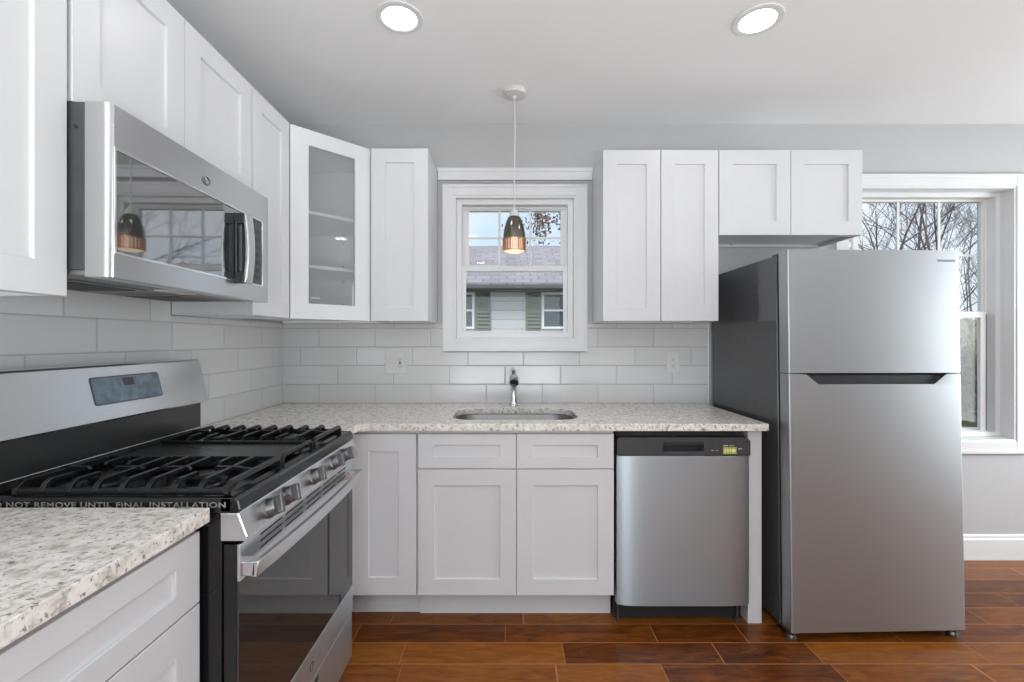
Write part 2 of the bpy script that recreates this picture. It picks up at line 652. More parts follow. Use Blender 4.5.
def frame(o, u, n, w=(0, 0, 1)):
    return Vector(o), Vector(u).normalized(), Vector(w).normalized(), Vector(n).normalized()


def rrect(x0, x1, y0, y1, r, seg=6):
    pts = []
    for cx, cy, a in ((x1 - r, y1 - r, 0), (x0 + r, y1 - r, 90), (x0 + r, y0 + r, 180), (x1 - r, y0 + r, 270)):
        for k in range(seg + 1):
            t = math.radians(a + 90 * k / seg)
            pts.append((cx + r * math.cos(t), cy + r * math.sin(t)))
    return pts


# ================================================================== room shell
XL, YB, ZC = -1.312, 2.665, 2.548
XR, YF = 4.2, -3.2
WT = 0.17                                        # wall thickness


def wall_boxes(mb, plane, p0, p1, a0, a1, holes, z0=0.0, z1=ZC):
    """a wall slab between p0 and p1 with rectangular holes (a0, a1, z0, z1)"""
    def bx(a, b, c, d):
        if b - a > 1e-4 and d - c > 1e-4:
            if plane == 'y':
                mb.box(a, b, p0, p1, c, d)
            else:
                mb.box(p0, p1, a, b, c, d)
    cur = a0
    for h in sorted(holes):
        bx(cur, h[0], z0, z1)
        bx(h[0], h[1], z0, h[2])
        bx(h[0], h[1], h[3], z1)
        cur = h[1]
    bx(cur, a1, z0, z1)


W1 = (-0.31, 0.402, 1.283, 2.125)                # window over the sink, casing to casing
W2 = (1.985, 2.972, 0.692, 2.18)                 # tall window behind the refrigerator
RW = [(0.55, 2.15, 0.5, 2.2)]                     # unseen side window added in the right wall for light
FW = [(-1.0, 1.0, 0.06, 2.15)]                    # glazed patio door added out of view behind the camera

b = MB(); b.box(XL - WT, XR + WT, YF - WT, YB + WT, -0.12, 0.0)
struct(b.build('floor', 'floor'))
b = MB(); b.box(XL - WT, XR + WT, YF - WT, YB + WT, ZC, ZC + 0.15)
struct(b.build('ceiling', 'ceiling'))
b = MB(); wall_boxes(b, 'x', XL - WT, XL, YF - WT, YB + WT, [])
wall_left = struct(b.build('wall_left', 'wall'))
b = MB(); wall_boxes(b, 'y', YB, YB + WT, XL, XR, [W1, W2])
wall_back = struct(b.build('wall_back', 'wall'))
b = MB(); wall_boxes(b, 'x', XR, XR + WT, YF - WT, YB + WT, RW)
struct(b.build('wall_right', 'wall'))
b = MB(); wall_boxes(b, 'y', YF - WT, YF, XL, XR, FW)
struct(b.build('wall_front', 'wall'))

# tiled splashbacks, thin slabs on their walls
TT = 0.008
b = MB()
b.box(XL, 1.172, YB - TT, YB, 0.90, 1.225)
b.box(XL, -0.37, YB - TT, YB, 1.225, 1.378)
b.box(0.46, 1.172, YB - TT, YB, 1.225, 1.378)
b.build('tile_backsplash', 'tile_b', wall_back)
b = MB()
b.box(XL, XL + TT, -0.9, 1.02, 0.60, 1.378)
b.box(XL, XL + TT, 1.02, 1.765, 0.60, 1.44)
b.box(XL, XL + TT, 1.765, YB - TT, 0.60, 1.378)
b.build('tile_backsplash', 'tile_l', wall_left)
b = MB(); b.box(1.172, 1.178, YB - TT - 0.001, YB, 0.914, 1.378)
b.build('edge_strip', 'trim', wall_back)

# baseboard
b = MB()
b.prism([(0, 0), (0.015, 0), (0.015, 0.118), (0.011, 0.126), (0.009, 0.14), (0.004, 0.147), (0, 0.147)],
        lambda p, t: (1.25 + t * (XR - 1.25), YB - p[0], p[1]))
struct(b.build('baseboard_back', 'trim'))
b = MB()
b.prism([(0, 0), (0.015, 0), (0.015, 0.118), (0.011, 0.126), (0.009, 0.14), (0.004, 0.147), (0, 0.147)],
        lambda p, t: (XR - p[0], YF + t * (YB - 0.015 - YF), p[1]))
struct(b.build('baseboard_right', 'trim'))

# head board across the top of the sink window, cabinet to cabinet
b = MB(); b.box(-0.404, 0.497, YB - 0.022, YB, 2.214, 2.272)
b.box(-0.404, 0.497, YB - 0.028, YB, 2.262, 2.283)
struct(b.build('trim_1', 'trim', bevel=0.002))


def window(name, op, ys, cw, mullions, up, lo, yu, yl, fw):
    """double-hung window: op = opening, cw = casing width, up/lo = glass rectangles, yu/yl = their depth"""
    x0, x1, z0, z1 = op
    root = bpy.data.objects.new(name, None)
    COL.objects.link(root)
    root.location = ((x0 + x1) / 2, YB, z0)
    struct(root)
    b = MB()                                   # picture-frame casing with a raised outer band
    for th, i0, i1 in ((0.016, 0.0, cw), (0.022, cw * 0.72, cw)):
        X0, X1, Z0, Z1 = x0 - i1, x1 + i1, z0 - i1, z1 + i1
        k = i1 - i0
        b.box(X0, X0 + k, YB - th, YB, Z0, Z1)
        b.box(X1 - k, X1, YB - th, YB, Z0, Z1)
        b.box(X0 + k, X1 - k, YB - th, YB, Z1 - k, Z1)
        b.box(X0 + k, X1 - k, YB - th, YB, Z0, Z0 + k)
    b.build('casing', 'trim', root, bevel=0.003)
    b = MB()                                   # jamb lining
    t = 0.012
    b.box(x0, x0 + t, YB - 0.01, YB + WT, z0, z1)
    b.box(x1 - t, x1, YB - 0.01, YB + WT, z0, z1)
    b.box(x0 + t, x1 - t, YB - 0.01, YB + WT, z1 - t, z1)
    b.box(x0 + t, x1 - t, YB - 0.01, YB + WT, z0, z0 + t)
    b.build('jamb', 'trim', root)
    b = MB()                                   # vinyl frame with a stepped stop
    for ya, yb_, f in ((ys, YB + 0.15, fw), (yl + 0.016, YB + 0.15, fw + 0.012)):
        X0, X1, Z0, Z1 = x0 + t, x1 - t, z0 + t, z1 - t
        b.box(X0, X0 + f, ya, yb_, Z0, Z1)
        b.box(X1 - f, X1, ya, yb_, Z0, Z1)
        b.box(X0 + f, X1 - f, ya, yb_, Z1 - f, Z1)
        b.box(X0 + f, X1 - f, ya, yb_, Z0, Z0 + f)
    b.build('window_frame', 'vinyl', root, bevel=0.002)

    def sash(nm, g, y, xs, bot, top, mx, mz):
        gx0, gx1, gz0, gz1 = g
        b = MB()
        b.box(gx0 - xs, gx0, y - 0.012, y + 0.010, gz0 - bot, gz1 + top)
        b.box(gx1, gx1 + xs, y - 0.012, y + 0.010, gz0 - bot, gz1 + top)
        b.box(gx0, gx1, y - 0.012, y + 0.010, gz0 - bot, gz0)
        b.box(gx0, gx1, y - 0.012, y + 0.010, gz1, gz1 + top)
        s_ = b.build(nm, 'vinyl', root, bevel=0.003)
        b = MB(); b.box(gx0 - 0.002, gx1 + 0.002, y + 0.0005, y + 0.0045, gz0 - 0.002, gz1 + 0.002)
        b.build('glass_pane', 'glass', s_)
        if mx:
            b = MB()
            for k in range(1, mx):
                xx = gx0 + (gx1 - gx0) * k / mx
                b.box(xx - 0.0065, xx + 0.0065, y - 0.007, y - 0.0005, gz0, gz1)
            for k in range(1, mz):
                zz = gz0 + (gz1 - gz0) * k / mz
                b.box(gx0, gx1, y - 0.0065, y - 0.001, zz - 0.0065, zz + 0.0065)
            b.build('muntin_bars', 'vinyl', s_)
    sash('upper_sash', up, yu, 0.030, 0.034, 0.022, mullions[0], mullions[1])
    sash('lower_sash', lo, yl, 0.030, 0.024, 0.036, 0, 0)
    b = MB()                                   # sash lock on the meeting rail
    xm = (lo[0] + lo[1]) / 2
    b.box(xm - 0.025, xm + 0.025, yl - 0.012, yl + 0.012, lo[3] + 0.036, lo[3] + 0.044)
    b.lathe([(0, 0), (0.011, 0), (0.011, 0.010), (0, 0.012)], (xm, yl, lo[3] + 0.044), seg=16)
    b.build('sash_lock', 'white_plastic', root)
    return root


window('window_1', W1, YB + 0.022, 0.066, (3, 2), (-0.232, 0.327, 1.738, 2.064), (-0.246, 0.338, 1.336, 1.692), YB + 0.098, YB + 0.058, 0.030)
w2 = window('window_2', W2, YB + 0.066, 0.070, (3, 2), (2.150, 2.905, 1.458, 2.145), (2.145, 2.868, 0.737, 1.418), YB + 0.135, YB + 0.100, 0.028)
b = MB(); b.box(2.899, 2.913, YB + 0.098, YB + 0.1095, 0.737, 1.44)
b.build('shadow_gap', 'gutter', w2)  # dark strip standing in for the shadow gap beside the lower sash


def added_opening(name, side, a0, a1, z0, z1, nx, nz):
    """unseen side window and patio door, added to light the room"""
    root = bpy.data.objects.new(name, None)
    COL.objects.link(root)
    struct(root)
    mp = (lambda a, d, z: (XR - d, a, z)) if side == 'right' else (lambda a, d, z: (a, YF + d, z))
    root.location = mp((a0 + a1) / 2, 0, z0)

    def bx(b, a, c, d0, d1, e, f):
        p, q = mp(a, d0, e), mp(c, d1, f)
        b.box(min(p[0], q[0]), max(p[0], q[0]), min(p[1], q[1]), max(p[1], q[1]), e, f)
    b = MB()
    w = 0.07
    bx(b, a0 - w, a0, 0, 0.018, z0 - w, z1 + w); bx(b, a1, a1 + w, 0, 0.018, z0 - w, z1 + w)
    bx(b, a0, a1, 0, 0.018, z1, z1 + w)
    if z0 > 0.2:
        bx(b, a0, a1, 0, 0.018, z0 - w, z0)
    b.build('casing', 'trim', root, bevel=0.003)
    b = MB()
    f = 0.05
    bx(b, a0, a0 + f, -0.12, -0.04, z0, z1); bx(b, a1 - f, a1, -0.12, -0.04, z0, z1)
    bx(b, a0 + f, a1 - f, -0.12, -0.04, z1 - f, z1); bx(b, a0 + f, a1 - f, -0.12, -0.04, z0, z0 + f)
    for k in range(1, nx):
        c = a0 + (a1 - a0) * k / nx
        bx(b, c - 0.02, c + 0.02, -0.10, -0.05, z0 + f, z1 - f)
    for k in range(1, nz):
        c = z0 + (z1 - z0) * k / nz
        bx(b, a0 + f, a1 - f, -0.095, -0.055, c - 0.02, c + 0.02)
    fr = b.build('window_frame', 'vinyl', root)
    b = MB(); bx(b, a0 + 0.01, a1 - 0.01, -0.078, -0.074, z0 + 0.01, z1 - 0.01)
    b.build('glass_pane', 'glass', fr)


added_opening('added_window', 'right', *RW[0], 2, 2)
added_opening('added_door', 'front', *FW[0], 2, 1)

# ================================================================== base cabinets
FB = frame((0, 2.032, 0), (1, 0, 0), (0, -1, 0))             # face of the back run
FL = frame((-0.675, 0, 0), (0, 1, 0), (1, 0, 0))             # face of the left run (u = +y)
ZD0, ZD1, ZR0, ZR1 = 0.143, 0.7045, 0.7085, 0.863              # door, drawer-front heights

t = thing('base_cabinet', 'white base cabinet with a drawer under the near left countertop, left of the stove', 'cabinet', (-0.98, 0.3, 0))
b = MB(); b.box(XL + 0.02, -0.697, -0.86, 1.002, 0.105, 0.876)
b.build('cabinet_box', 'cab', t)
b = MB(); b.box(XL + 0.02, -0.76, -0.86, 1.002, 0, 0.105)
b.build('toe_kick', 'cab', t)
for y0, y1 in ((0.392, 1.000), (-0.22, 0.388), (-0.855, -0.224)):
    b = MB(); b.shaker(FL, y0, y1, ZR0, ZR1, st=0.072, rl=0.050); b.build('drawer', 'cab', t)
    b = MB(); b.shaker(FL, y0, y1, ZD0, ZD1); b.build('door', 'cab', t)

t = thing('base_cabinet', 'narrow white base cabinet with one full height door, right of the stove', 'cabinet', (-0.56, 2.3, 0))
b = MB(); b.box(-1.28, -0.402, 2.053, YB - 0.012, 0.138, 0.876)
b.box(-1.28, -0.70, 1.79, 2.053, 0.138, 0.876)
b.build('cabinet_box', 'cab', t)
b = MB(); b.box(-0.80, -0.411, 2.148, 2.164, 0, 0.138)
b.build('toe_kick', 'cab', t)
b = MB(); b.shaker(FB, -0.697, -0.406, ZD0, ZR1, st=0.079)
b.build('door', 'cab', t)

t = thing('base_cabinet', 'white sink base cabinet with two doors and two drawer fronts, under the window', 'cabinet', (0.04, 2.3, 0))
b = MB()
b.box(-0.400, -0.382, 2.053, YB - 0.012, 0.138, 0.876)
b.box(0.461, 0.479, 2.053, YB - 0.012, 0.138, 0.876)
b.box(-0.382, 0.461, 2.053, YB - 0.012, 0.138, 0.156)
b.box(-0.382, 0.461, YB - 0.03, YB - 0.012, 0.156, 0.876)
b.box(-0.382, 0.461, 2.053, 2.071, 0.70, 0.876)
b.box(0.03, 0.05, 2.053, 2.071, 0.156, 0.70)
b.build('cabinet_box', 'cab', t)
b = MB(); b.box(-0.408, 0.485, 2.138, 2.154, 0, 0.138)
b.build('toe_kick', 'cab', t)
for a0, a1 in ((-0.397, 0.0405), (0.0435, 0.477)):
    b = MB(); b.shaker(FB, a0, a1, ZR0, ZR1, st=0.072, rl=0.050); b.build('drawer_front', 'cab', t)
    b = MB(); b.shaker(FB, a0, a1, ZD0, ZD1); b.build('door', 'cab', t)

b = MB(); b.box(1.090, 1.153, 2.060, YB - 0.012, 0, 0.876)
tag(b.build('end_panel', 'cab', bevel=0.0015), 'narrow white end panel between the dishwasher and the refrigerator', 'panel')

# ================================================================== countertops
CT0, CT1 = 0.882, 0.914
b = MB(); b.sheet([(XL + TT, -0.88), (-0.655, -0.88), (-0.655, 1.005), (XL + TT, 1.005)], [], CT0, CT1)
tag(b.build('countertop', 'granite', bevel=0.003), 'speckled pale granite countertop in the near left foreground', 'countertop')
inner = []
for k in range(7):
    a = math.radians(90 * k / 6)
    inner.append((-0.655 + 0.05 - 0.05 * math.cos(a), 2.0 - 0.05 + 0.05 * math.sin(a)))
outline = [(XL + TT, 1.772), (-0.655, 1.772)] + inner + [(1.152, 2.0), (1.152, YB - TT), (XL + TT, YB - TT)]
SINK = rrect(-0.262, 0.340, 2.105, 2.470, 0.10, 8)
b = MB(); b.sheet(outline, [SINK], CT0, CT1)
tag(b.build('countertop', 'granite', bevel=0.003), 'L shaped speckled granite countertop under the window with a sink cutout', 'countertop')

# sink
t = thing('kitchen_sink', 'undermount stainless steel sink set in the granite under the window', 'sink', (0.04, 2.29, 0.70))
b = MB()
loops = []
for ins, r, z in ((-0.02, 0.115, 0.8815), (0.004, 0.10, 0.8815), (0.008, 0.10, 0.875), (0.016, 0.09, 0.74), (0.03, 0.085, 0.715), (0.06, 0.07, 0.703)):
    pts = rrect(-0.262 + ins, 0.340 - ins, 2.105 + ins, 2.470 - ins, r, 8)
    loops.append([b.bm.verts.new((p[0], p[1], z)) for p in pts])
for A, B in zip(loops[:-1], loops[1:]):
    n = len(A)
    for k in range(n):
        b.bm.faces.new((A[k], A[(k + 1) % n], B[(k + 1) % n], B[k]))
b.bm.faces.new(loops[-1])
o = b.build('basin', 'sink', t, smooth=40)
b = MB(); b.lathe([(0.055, 0.0), (0.055, 0.003), (0.043, 0.004), (0.038, 0.001), (0, 0.0)], (0.04, 2.30, 0.7035), seg=28)
b.build('drain', 'chrome', t, smooth=40)

# faucet
FX, FY = 0.037, 2.545
t = thing('kitchen_faucet', 'chrome kitchen faucet standing behind the sink with its spout facing forward', 'faucet', (FX, FY, CT1))
b = MB(); b.lathe([(0, 0), (0.027, 0), (0.027, 0.006), (0.022, 0.012), (0.0185, 0.03), (0.0175, 0.115), (0.020, 0.125), (0.020, 0.150), (0.016, 0.160), (0, 0.162)], (FX, FY, CT1))
b.build('body', 'chrome', t, smooth=35)
b = MB()
sp = [(FX, FY - 0.005, CT1 + 0.135), (FX, FY - 0.03, CT1 + 0.148), (FX, FY - 0.07, CT1 + 0.162), (FX, FY - 0.11, CT1 + 0.166)]
b.tube(sp, [0.014, 0.0145, 0.0155, 0.0165], 18)
b.build('spout', 'chrome', t, smooth=50)
b = MB()
b.lathe([(0, 0.0), (0.0175, 0.0), (0.0225, 0.004), (0.0255, 0.02), (0.0255, 0.058), (0.0225, 0.064), (0.016, 0.0645), (0.014, 0.060), (0, 0.060)],
        (FX, FY - 0.105, CT1 + 0.167), (0, -0.93, -0.37), 24)
b.build('spray_head', 'faucet_steel', t, smooth=35)
b = MB()
b.tube([(FX, FY, CT1 + 0.155), (FX, FY + 0.004, CT1 + 0.175), (FX, FY + 0.012, CT1 + 0.198)], [0.012, 0.0095, 0.0085], 14)
b.build('lever_handle', 'gun', t, smooth=40)

# ================================================================== wall cabinets
UZ0, UZ1 = 1.381, 2.268
UZR = 2.260                                      # tops of the cabinets right of the window
UB = frame((0, 2.34, 0), (1, 0, 0), (0, -1, 0))
UL = frame((-0.987, 0, 0), (0, 1, 0), (1, 0, 0))
TH = 0.019


def carcass(t, x0, x1, y0, y1, z0, z1, open_side):
    """cabinet box with a recessed bottom: sides, top, back and a floor set 12 mm up"""
    b = MB()
    k = 0.016
    if open_side == 'y':
        b.box(x0, x0 + k, y0, y1, z0, z1); b.box(x1 - k, x1, y0, y1, z0, z1)
        b.box(x0 + k, x1 - k, y1 - k, y1, z0, z1); b.box(x0 + k, x1 - k, y0, y1 - k, z1 - k, z1)
        b.box(x0 + k, x1 - k, y0, y1 - k, z0 + 0.014, z0 + 0.030)
        b.box(x0 + k, x1 - k, y0, y0 + 0.018, z0, z0 + 0.014)
    else:
        b.box(x0, x1, y0, y0 + k, z0, z1); b.box(x0, x1, y1 - k, y1, z0, z1)
        b.box(x0, x0 + k, y0 + k, y1 - k, z0, z1); b.box(x0 + k, x1, y0 + k, y1 - k, z1 - k, z1)
        b.box(x0 + k, x1, y0 + k, y1 - k, z0 + 0.014, z0 + 0.030)
        b.box(x1 - 0.018, x1, y0 + k, y1 - k, z0, z0 + 0.014)
    return b.build('cabinet_box', 'cab', t, bevel=0.0008, seg=1)


YW = YB - 0.010                                  # cabinet backs, just clear of the tile
XW = XL + 0.010

t = thing('wall_cabinet', 'tall white wall cabinet at the far left edge, left of the microwave', 'cabinet', (-1.15, 0.6, UZ0))
carcass(t, XW, -0.987 - TH - 0.001, 0.26, 1.0205, UZ0, UZ1, 'x')
for y0, y1 in ((0.262, 0.637), (0.641, 1.0215)):
    b = MB(); b.shaker(UL, y0, y1, UZ0, UZ1); b.build('door', 'cab', t)

t = thing('wall_cabinet', 'short white wall cabinet with two doors directly above the microwave', 'cabinet', (-1.15, 1.39, 1.826))
carcass(t, XW, -0.987 - TH - 0.001, 1.022, 1.762, 1.826, UZ1, 'x')
for y0, y1 in ((1.0330, 1.3935), (1.3965, 1.7605)):
    b = MB(); b.shaker(UL, y0, y1, 1.826, UZ1); b.build('door', 'cab', t)

t = thing('wall_cabinet', 'narrow tall white wall cabinet between the microwave and the glass door cabinet', 'cabinet', (-1.15, 1.9, UZ0))
carcass(t, XW, -0.987 - TH - 0.001, 1.766, 2.052, UZ0, UZ1, 'x')
b = MB(); b.shaker(UL, 1.7675, 2.0640, UZ0, UZ1, st=0.068); b.build('door', 'cab', t)

# diagonal corner cabinet with a glass door
C0, C1 = Vector((-0.987, 2.070, 0)), Vector((-0.705, 2.352, 0))
ud = (C1 - C0).normalized()
nd = Vector((ud.y, -ud.x, 0))
LD = (C1 - C0).length
t = thing('corner_wall_cabinet', 'diagonal corner wall cabinet with a glass door and two shelves inside', 'cabinet', (-1.1, 2.45, UZ0))
foot = [(XW, 2.056), (-0.987 - 0.030, 2.056), (C0.x - 0.016, C0.y + 0.010), (C1.x - 0.010, C1.y + 0.016), (-0.703, 2.37), (-0.703, YW), (XW, YW)]
b = MB()
n = len(foot)
for z0, z1 in ((UZ0 + 0.012, UZ0 + 0.03), (UZ1 - 0.018, UZ1)):
    b.prism(foot, lambda p, q, z0=z0, z1=z1: (p[0], p[1], z1 if q else z0))
k = 0.016
b.box(XW, XW + k, 2.056 + k, YW - k, UZ0 + 0.03, UZ1 - 0.018)
b.box(XW, -0.703, YW - k, YW, UZ0, UZ1 - 0.018)
b.box(XW, -1.017, 2.056, 2.056 + k, UZ0, UZ1 - 0.018)
b.box(-0.703 - k, -0.703, 2.37, YW - k, UZ0, UZ1 - 0.018)
b.build('cabinet_box', 'cab_in', t)
DF = (C0, ud, Vector((0, 0, 1)), nd)
for z in (1.627, 1.885):
    b = MB()
    b.prism([(XW + k, 2.056 + k), (-1.02, 2.056 + k), (C0.x - 0.028, C0.y + 0.030), (C1.x - 0.030, C1.y + 0.028), (-0.703 - k, 2.385), (-0.703 - k, YW - k), (XW + k, YW - k)],
            lambda p, q, z=z: (p[0], p[1], z + 0.016 * q))
    b.build('shelf', 'cab', t, bevel=0.001)
b = MB(); b.shaker(DF, 0.001, LD - 0.001, UZ0, UZ1, st=0.083, rl=0.073, hole=True)
d = b.build('door', 'cab', t)
b = MB(); b.fbox(DF, 0.078, LD - 0.078, UZ0 + 0.068, UZ1 - 0.068, -0.013, -0.009)
b.build('glass_pane', 'cglass', d)
b = MB()
for k_ in range(5):
    b.fbox(DF, 0.098 + 0.0085 * k_, 0.104 + 0.0085 * k_, UZ0 + 0.098, UZ0 + 0.104, -0.0088, -0.0082)
b.build('glass_mark', 'white_plastic', d)
for z in (1.640, 1.860, 1.73, 1.51):
    b = MB()
    b.lathe([(0, 0), (0.004, 0), (0.004, 0.008), (0, 0.008)], (-0.95, YW - 0.0165, z - 0.02), (0, -1, 0), 10)
    b.build('shelf_pin', 'slot', t)

t = thing('wall_cabinet', 'single door white wall cabinet just left of the sink window', 'cabinet', (-0.55, 2.5, UZ0))
carcass(t, -0.7005, -0.406, 2.34 + TH + 0.001, YW, UZ0, UZ1, 'y')
b = MB(); b.shaker(UB, -0.6985, -0.4065, UZ0, UZ1); b.build('door', 'cab', t)

t = thing('wall_cabinet', 'two door tall white wall cabinet between the sink window and the refrigerator', 'cabinet', (0.79, 2.5, UZ0))
carcass(t, 0.499, 1.0885, 2.34 + TH + 0.001, YW, UZ0, UZR, 'y')
for a0, a1 in ((0.4945, 0.7895), (0.7930, 1.0875)):
    b = MB(); b.shaker(UB, a0, a1, UZ0, UZR); b.build('door', 'cab', t)

t = thing('wall_cabinet', 'short two door white wall cabinet above the refrigerator', 'cabinet', (1.46, 2.5, 1.823))
carcass(t, 1.0905, 1.829, 2.34 + TH + 0.001, YW, 1.823, UZR, 'y')
for a0, a1 in ((1.0920, 1.4585), (1.4615, 1.8285)):
    b = MB(); b.shaker(UB, a0, a1, 1.823, UZR); b.build('door', 'cab', t)
b = MB(); b.lathe([(0, 0), (0.005, 0), (0.005, 0.004), (0, 0.004)], (1.30, 2.639, 1.838), (0, -1, 0), 10)
b.build('screw_cap', 'slot', t)

# ================================================================== dishwasher
t = thing('dishwasher', 'stainless steel dishwasher with a black control panel under the counter', 'dishwasher', (0.79, 2.3, 0))
DX0, DX1 = 0.489, 1.087
b = MB(); b.box(DX0 + 0.008, DX1 - 0.008, 2.075, YB - 0.03, 0.10, 0.868)
b.build('body', 'plastic', t)
b = MB()
b.box(DX0 + 0.002, DX1 - 0.009, 2.10, 2.11, 0.004, 0.10)
b.build('toe_panel', 'gasket', t)
b = MB()                                         # gently bowed door
N = 40
pts = []
for k in range(N + 1):
    x = DX0 + 0.002 + (DX1 - DX0 - 0.004) * k / N
    q = (2 * k / N - 1)
    pts.append((x, 2.024 + 0.016 * abs(q) ** 8))
pts += [(DX1 - 0.002, 2.072), (DX0 + 0.002, 2.072)]
b.prism(pts, lambda p, q: (p[0], p[1], 0.766 if q else 0.098))
b.build('door', 'steel_d', t, smooth=35, bevel=0.002)
b = MB()
HX0, HX1, HZ0, HZ1 = 0.694, 0.878, 0.786, 0.818
o_ = [(DX0 + 0.002, 0.7665), (DX1 - 0.002, 0.7665), (DX1 - 0.002, 0.835), (DX1 - 0.020, 0.848), (DX0 + 0.012, 0.848), (DX0 + 0.002, 0.842)]
f = lambda p, q: (p[0], 2.024 + q * 0.05, p[1])
b.box(DX0 + 0.002, HX0, 2.026, 2.072, 0.7675, 0.838)
b.box(HX1, DX1 - 0.002, 2.026, 2.072, 0.7675, 0.836)
b.box(HX0, HX1, 2.026, 2.072, 0.7675, HZ0)
b.box(HX0, HX1, 2.026, 2.072, HZ1, 0.838)
b.prism([(DX0 + 0.002, 0.836), (DX1 - 0.002, 0.834), (DX1 - 0.018, 0.848), (DX0 + 0.012, 0.848)], lambda p, q: (p[0], 2.0275 + q * 0.0445, p[1]))
cp = b.build('control_panel', 'dkgrey', t, bevel=0.002)
b = MB(); b.box(HX0 - 0.004, HX1 + 0.004, 2.052, 2.060, HZ0 - 0.004, HZ1 + 0.004)
b.build('handle_pocket', 'gasket', cp)
b = MB(); b.box(HX0 + 0.006, HX1 - 0.006, 2.0235, 2.0262, HZ1 - 0.004, HZ1 + 0.012)
b.build('handle_lip', 'plastic', cp, bevel=0.001)
b = MB(); b.box(0.962, 1.022, 2.0253, 2.0262, 0.776, 0.806)
b.build('display_label', 'yellow', cp)
b = MB()                                         # pale digits on the label and print beside it
y0, y1 = 2.0245, 2.0255
for x in (0.968, 0.979):
    b.box(x, x + 0.007, y0, y1, 0.783, 0.799)
b.box(0.991, 0.996, y0, y1, 0.783, 0.799)
b.prism([(1.008 + 0.010 * math.cos(k * PI / 8), 0.791 + 0.0085 * math.sin(k * PI / 8)) for k in range(16)], lambda p, q: (p[0], y0 + q * (y1 - y0), p[1]))
b.build('label_print', 'pale_yellow', cp)
for x0, x1, z0, z1 in ((0.963, 0.984, 0.811, 0.815), (0.990, 1.012, 0.811, 0.8135), (1.030, 1.046, 0.797, 0.801), (0.91, 0.92, 0.790, 0.792), (0.93, 0.94, 0.790, 0.792)):
    b = MB(); b.box(x0, x1, y0 + 0.001, 2.0265, z0, z1)
    b.build('panel_print', 'cap_grey', cp)
b = MB()                                         # bracket strip under the counter
b.box(DX0 + 0.01, DX1 - 0.05, 2.062, 2.075, 0.852, 0.872)
b.box(0.575, 0.60, 2.055, 2.07, 0.858, 0.879); b.box(0.93, 0.955, 2.055, 2.07, 0.858, 0.879)
b.build('mounting_bracket', 'gasket', t)
for x in (DX0 + 0.018, DX1 - 0.035):
    b = MB(); b.lathe([(0, 0), (0.012, 0), (0.012, 0.010), (0.005, 0.014), (0.005, 0.10), (0, 0.10)], (x, 2.082, 0.0), seg=14)
    b.build('leg', 'dkgrey', t, smooth=35)

# ================================================================== gas range
RY0, RY1 = 1.015, 1.765
R = thing('gas_range', 'stainless steel and black gas stove between the two countertops', 'stove', (-0.95, 1.39, 0))
b = MB(); b.box(XL + 0.03, -0.636, RY0, RY1, 0.05, 0.895)
b.build('body', 'black', R, bevel=0.002)
b = MB()                                         # cooktop: tray with raised rim and rounded black front lip
b.box(-1.185, -0.615, RY0, RY1, 0.896, 0.918)
b.box(-1.185, -0.615, RY0, RY0 + 0.016, 0.918, 0.931); b.box(-1.185, -0.615, RY1 - 0.016, RY1, 0.918, 0.931)
b.box(-1.185, -1.165, RY0 + 0.016, RY1 - 0.016, 0.918, 0.934)
b.prism([(-0.640, 0.8985), (-0.598, 0.8985), (-0.596, 0.904), (-0.600, 0.924), (-0.606, 0.931), (-0.640, 0.931)], lambda p, q: (p[0], RY0 + q * (RY1 - RY0), p[1]))
ck = b.build('cooktop', 'black', R, bevel=0.0025)
# printed tape on the near side of the cooktop
tx = bpy.data.curves.new('warning_text', 'FONT')
tx.body = 'DO NOT REMOVE UNTIL FINAL INSTALLATION'
tx.size = 0.0172
tx.space_character = 1.10
tx.extrude = 0.0002
tx.offset = 0.0004
tmp = bpy.data.objects.new('warning_text', tx)
COL.objects.link(tmp)
dg = bpy.context.evaluated_depsgraph_get()
me = bpy.data.meshes.new_from_object(tmp.evaluated_get(dg))
bpy.data.objects.remove(tmp)
xs = [v.co.x for v in me.vertices]
fac = 0.535 / (max(xs) - min(xs))
for v in me.vertices:
    p = (-1.162 + (v.co.x - min(xs)) * fac, RY0 - 0.0008 - v.co.z, 0.9095 + v.co.y)
    v.co = Vector(p) - Vector(R.location)
me.materials.clear()
me.materials.append(M['letter'])
o = bpy.data.objects.new('warning_text', me)
COL.objects.link(o)
o.parent = R
b = MB()                                         # black lower part of the back
b.box(-1.305 + TT, -1.187, RY0, RY1, 0.90, 1.052)
rp_ = b.build('rear_panel', 'panel_black', R, bevel=0.002)
b = MB(); b.box(-1.188, -1.183, RY0 + 0.01, RY1 - 0.01, 0.944, 0.949)
b.build('rear_trim', 'steel_r', rp_, bevel=0.0015)
b = MB()                                         # slanted steel console
b.prism([(XL + TT + 0.002, 1.046), (-1.158, 1.046), (-1.156, 1.052), (-1.194, 1.203), (-1.200, 1.209), (XL + TT + 0.002, 1.209)],
        lambda p, q: (p[0], RY0 - 0.001 + q * (RY1 - RY0 + 0.002), p[1]))
bg = b.build('backguard', 'steel_r', R, bevel=0.002)
sl = Vector((-0.038, 0, 0.151)).normalized()
nn = Vector((0.151, 0, 0.038)).normalized()
BF = (Vector((-1.156, 0, 1.052)), Vector((0, 1, 0)), sl, nn)
b = MB()
o_, u_, w_, n_ = BF
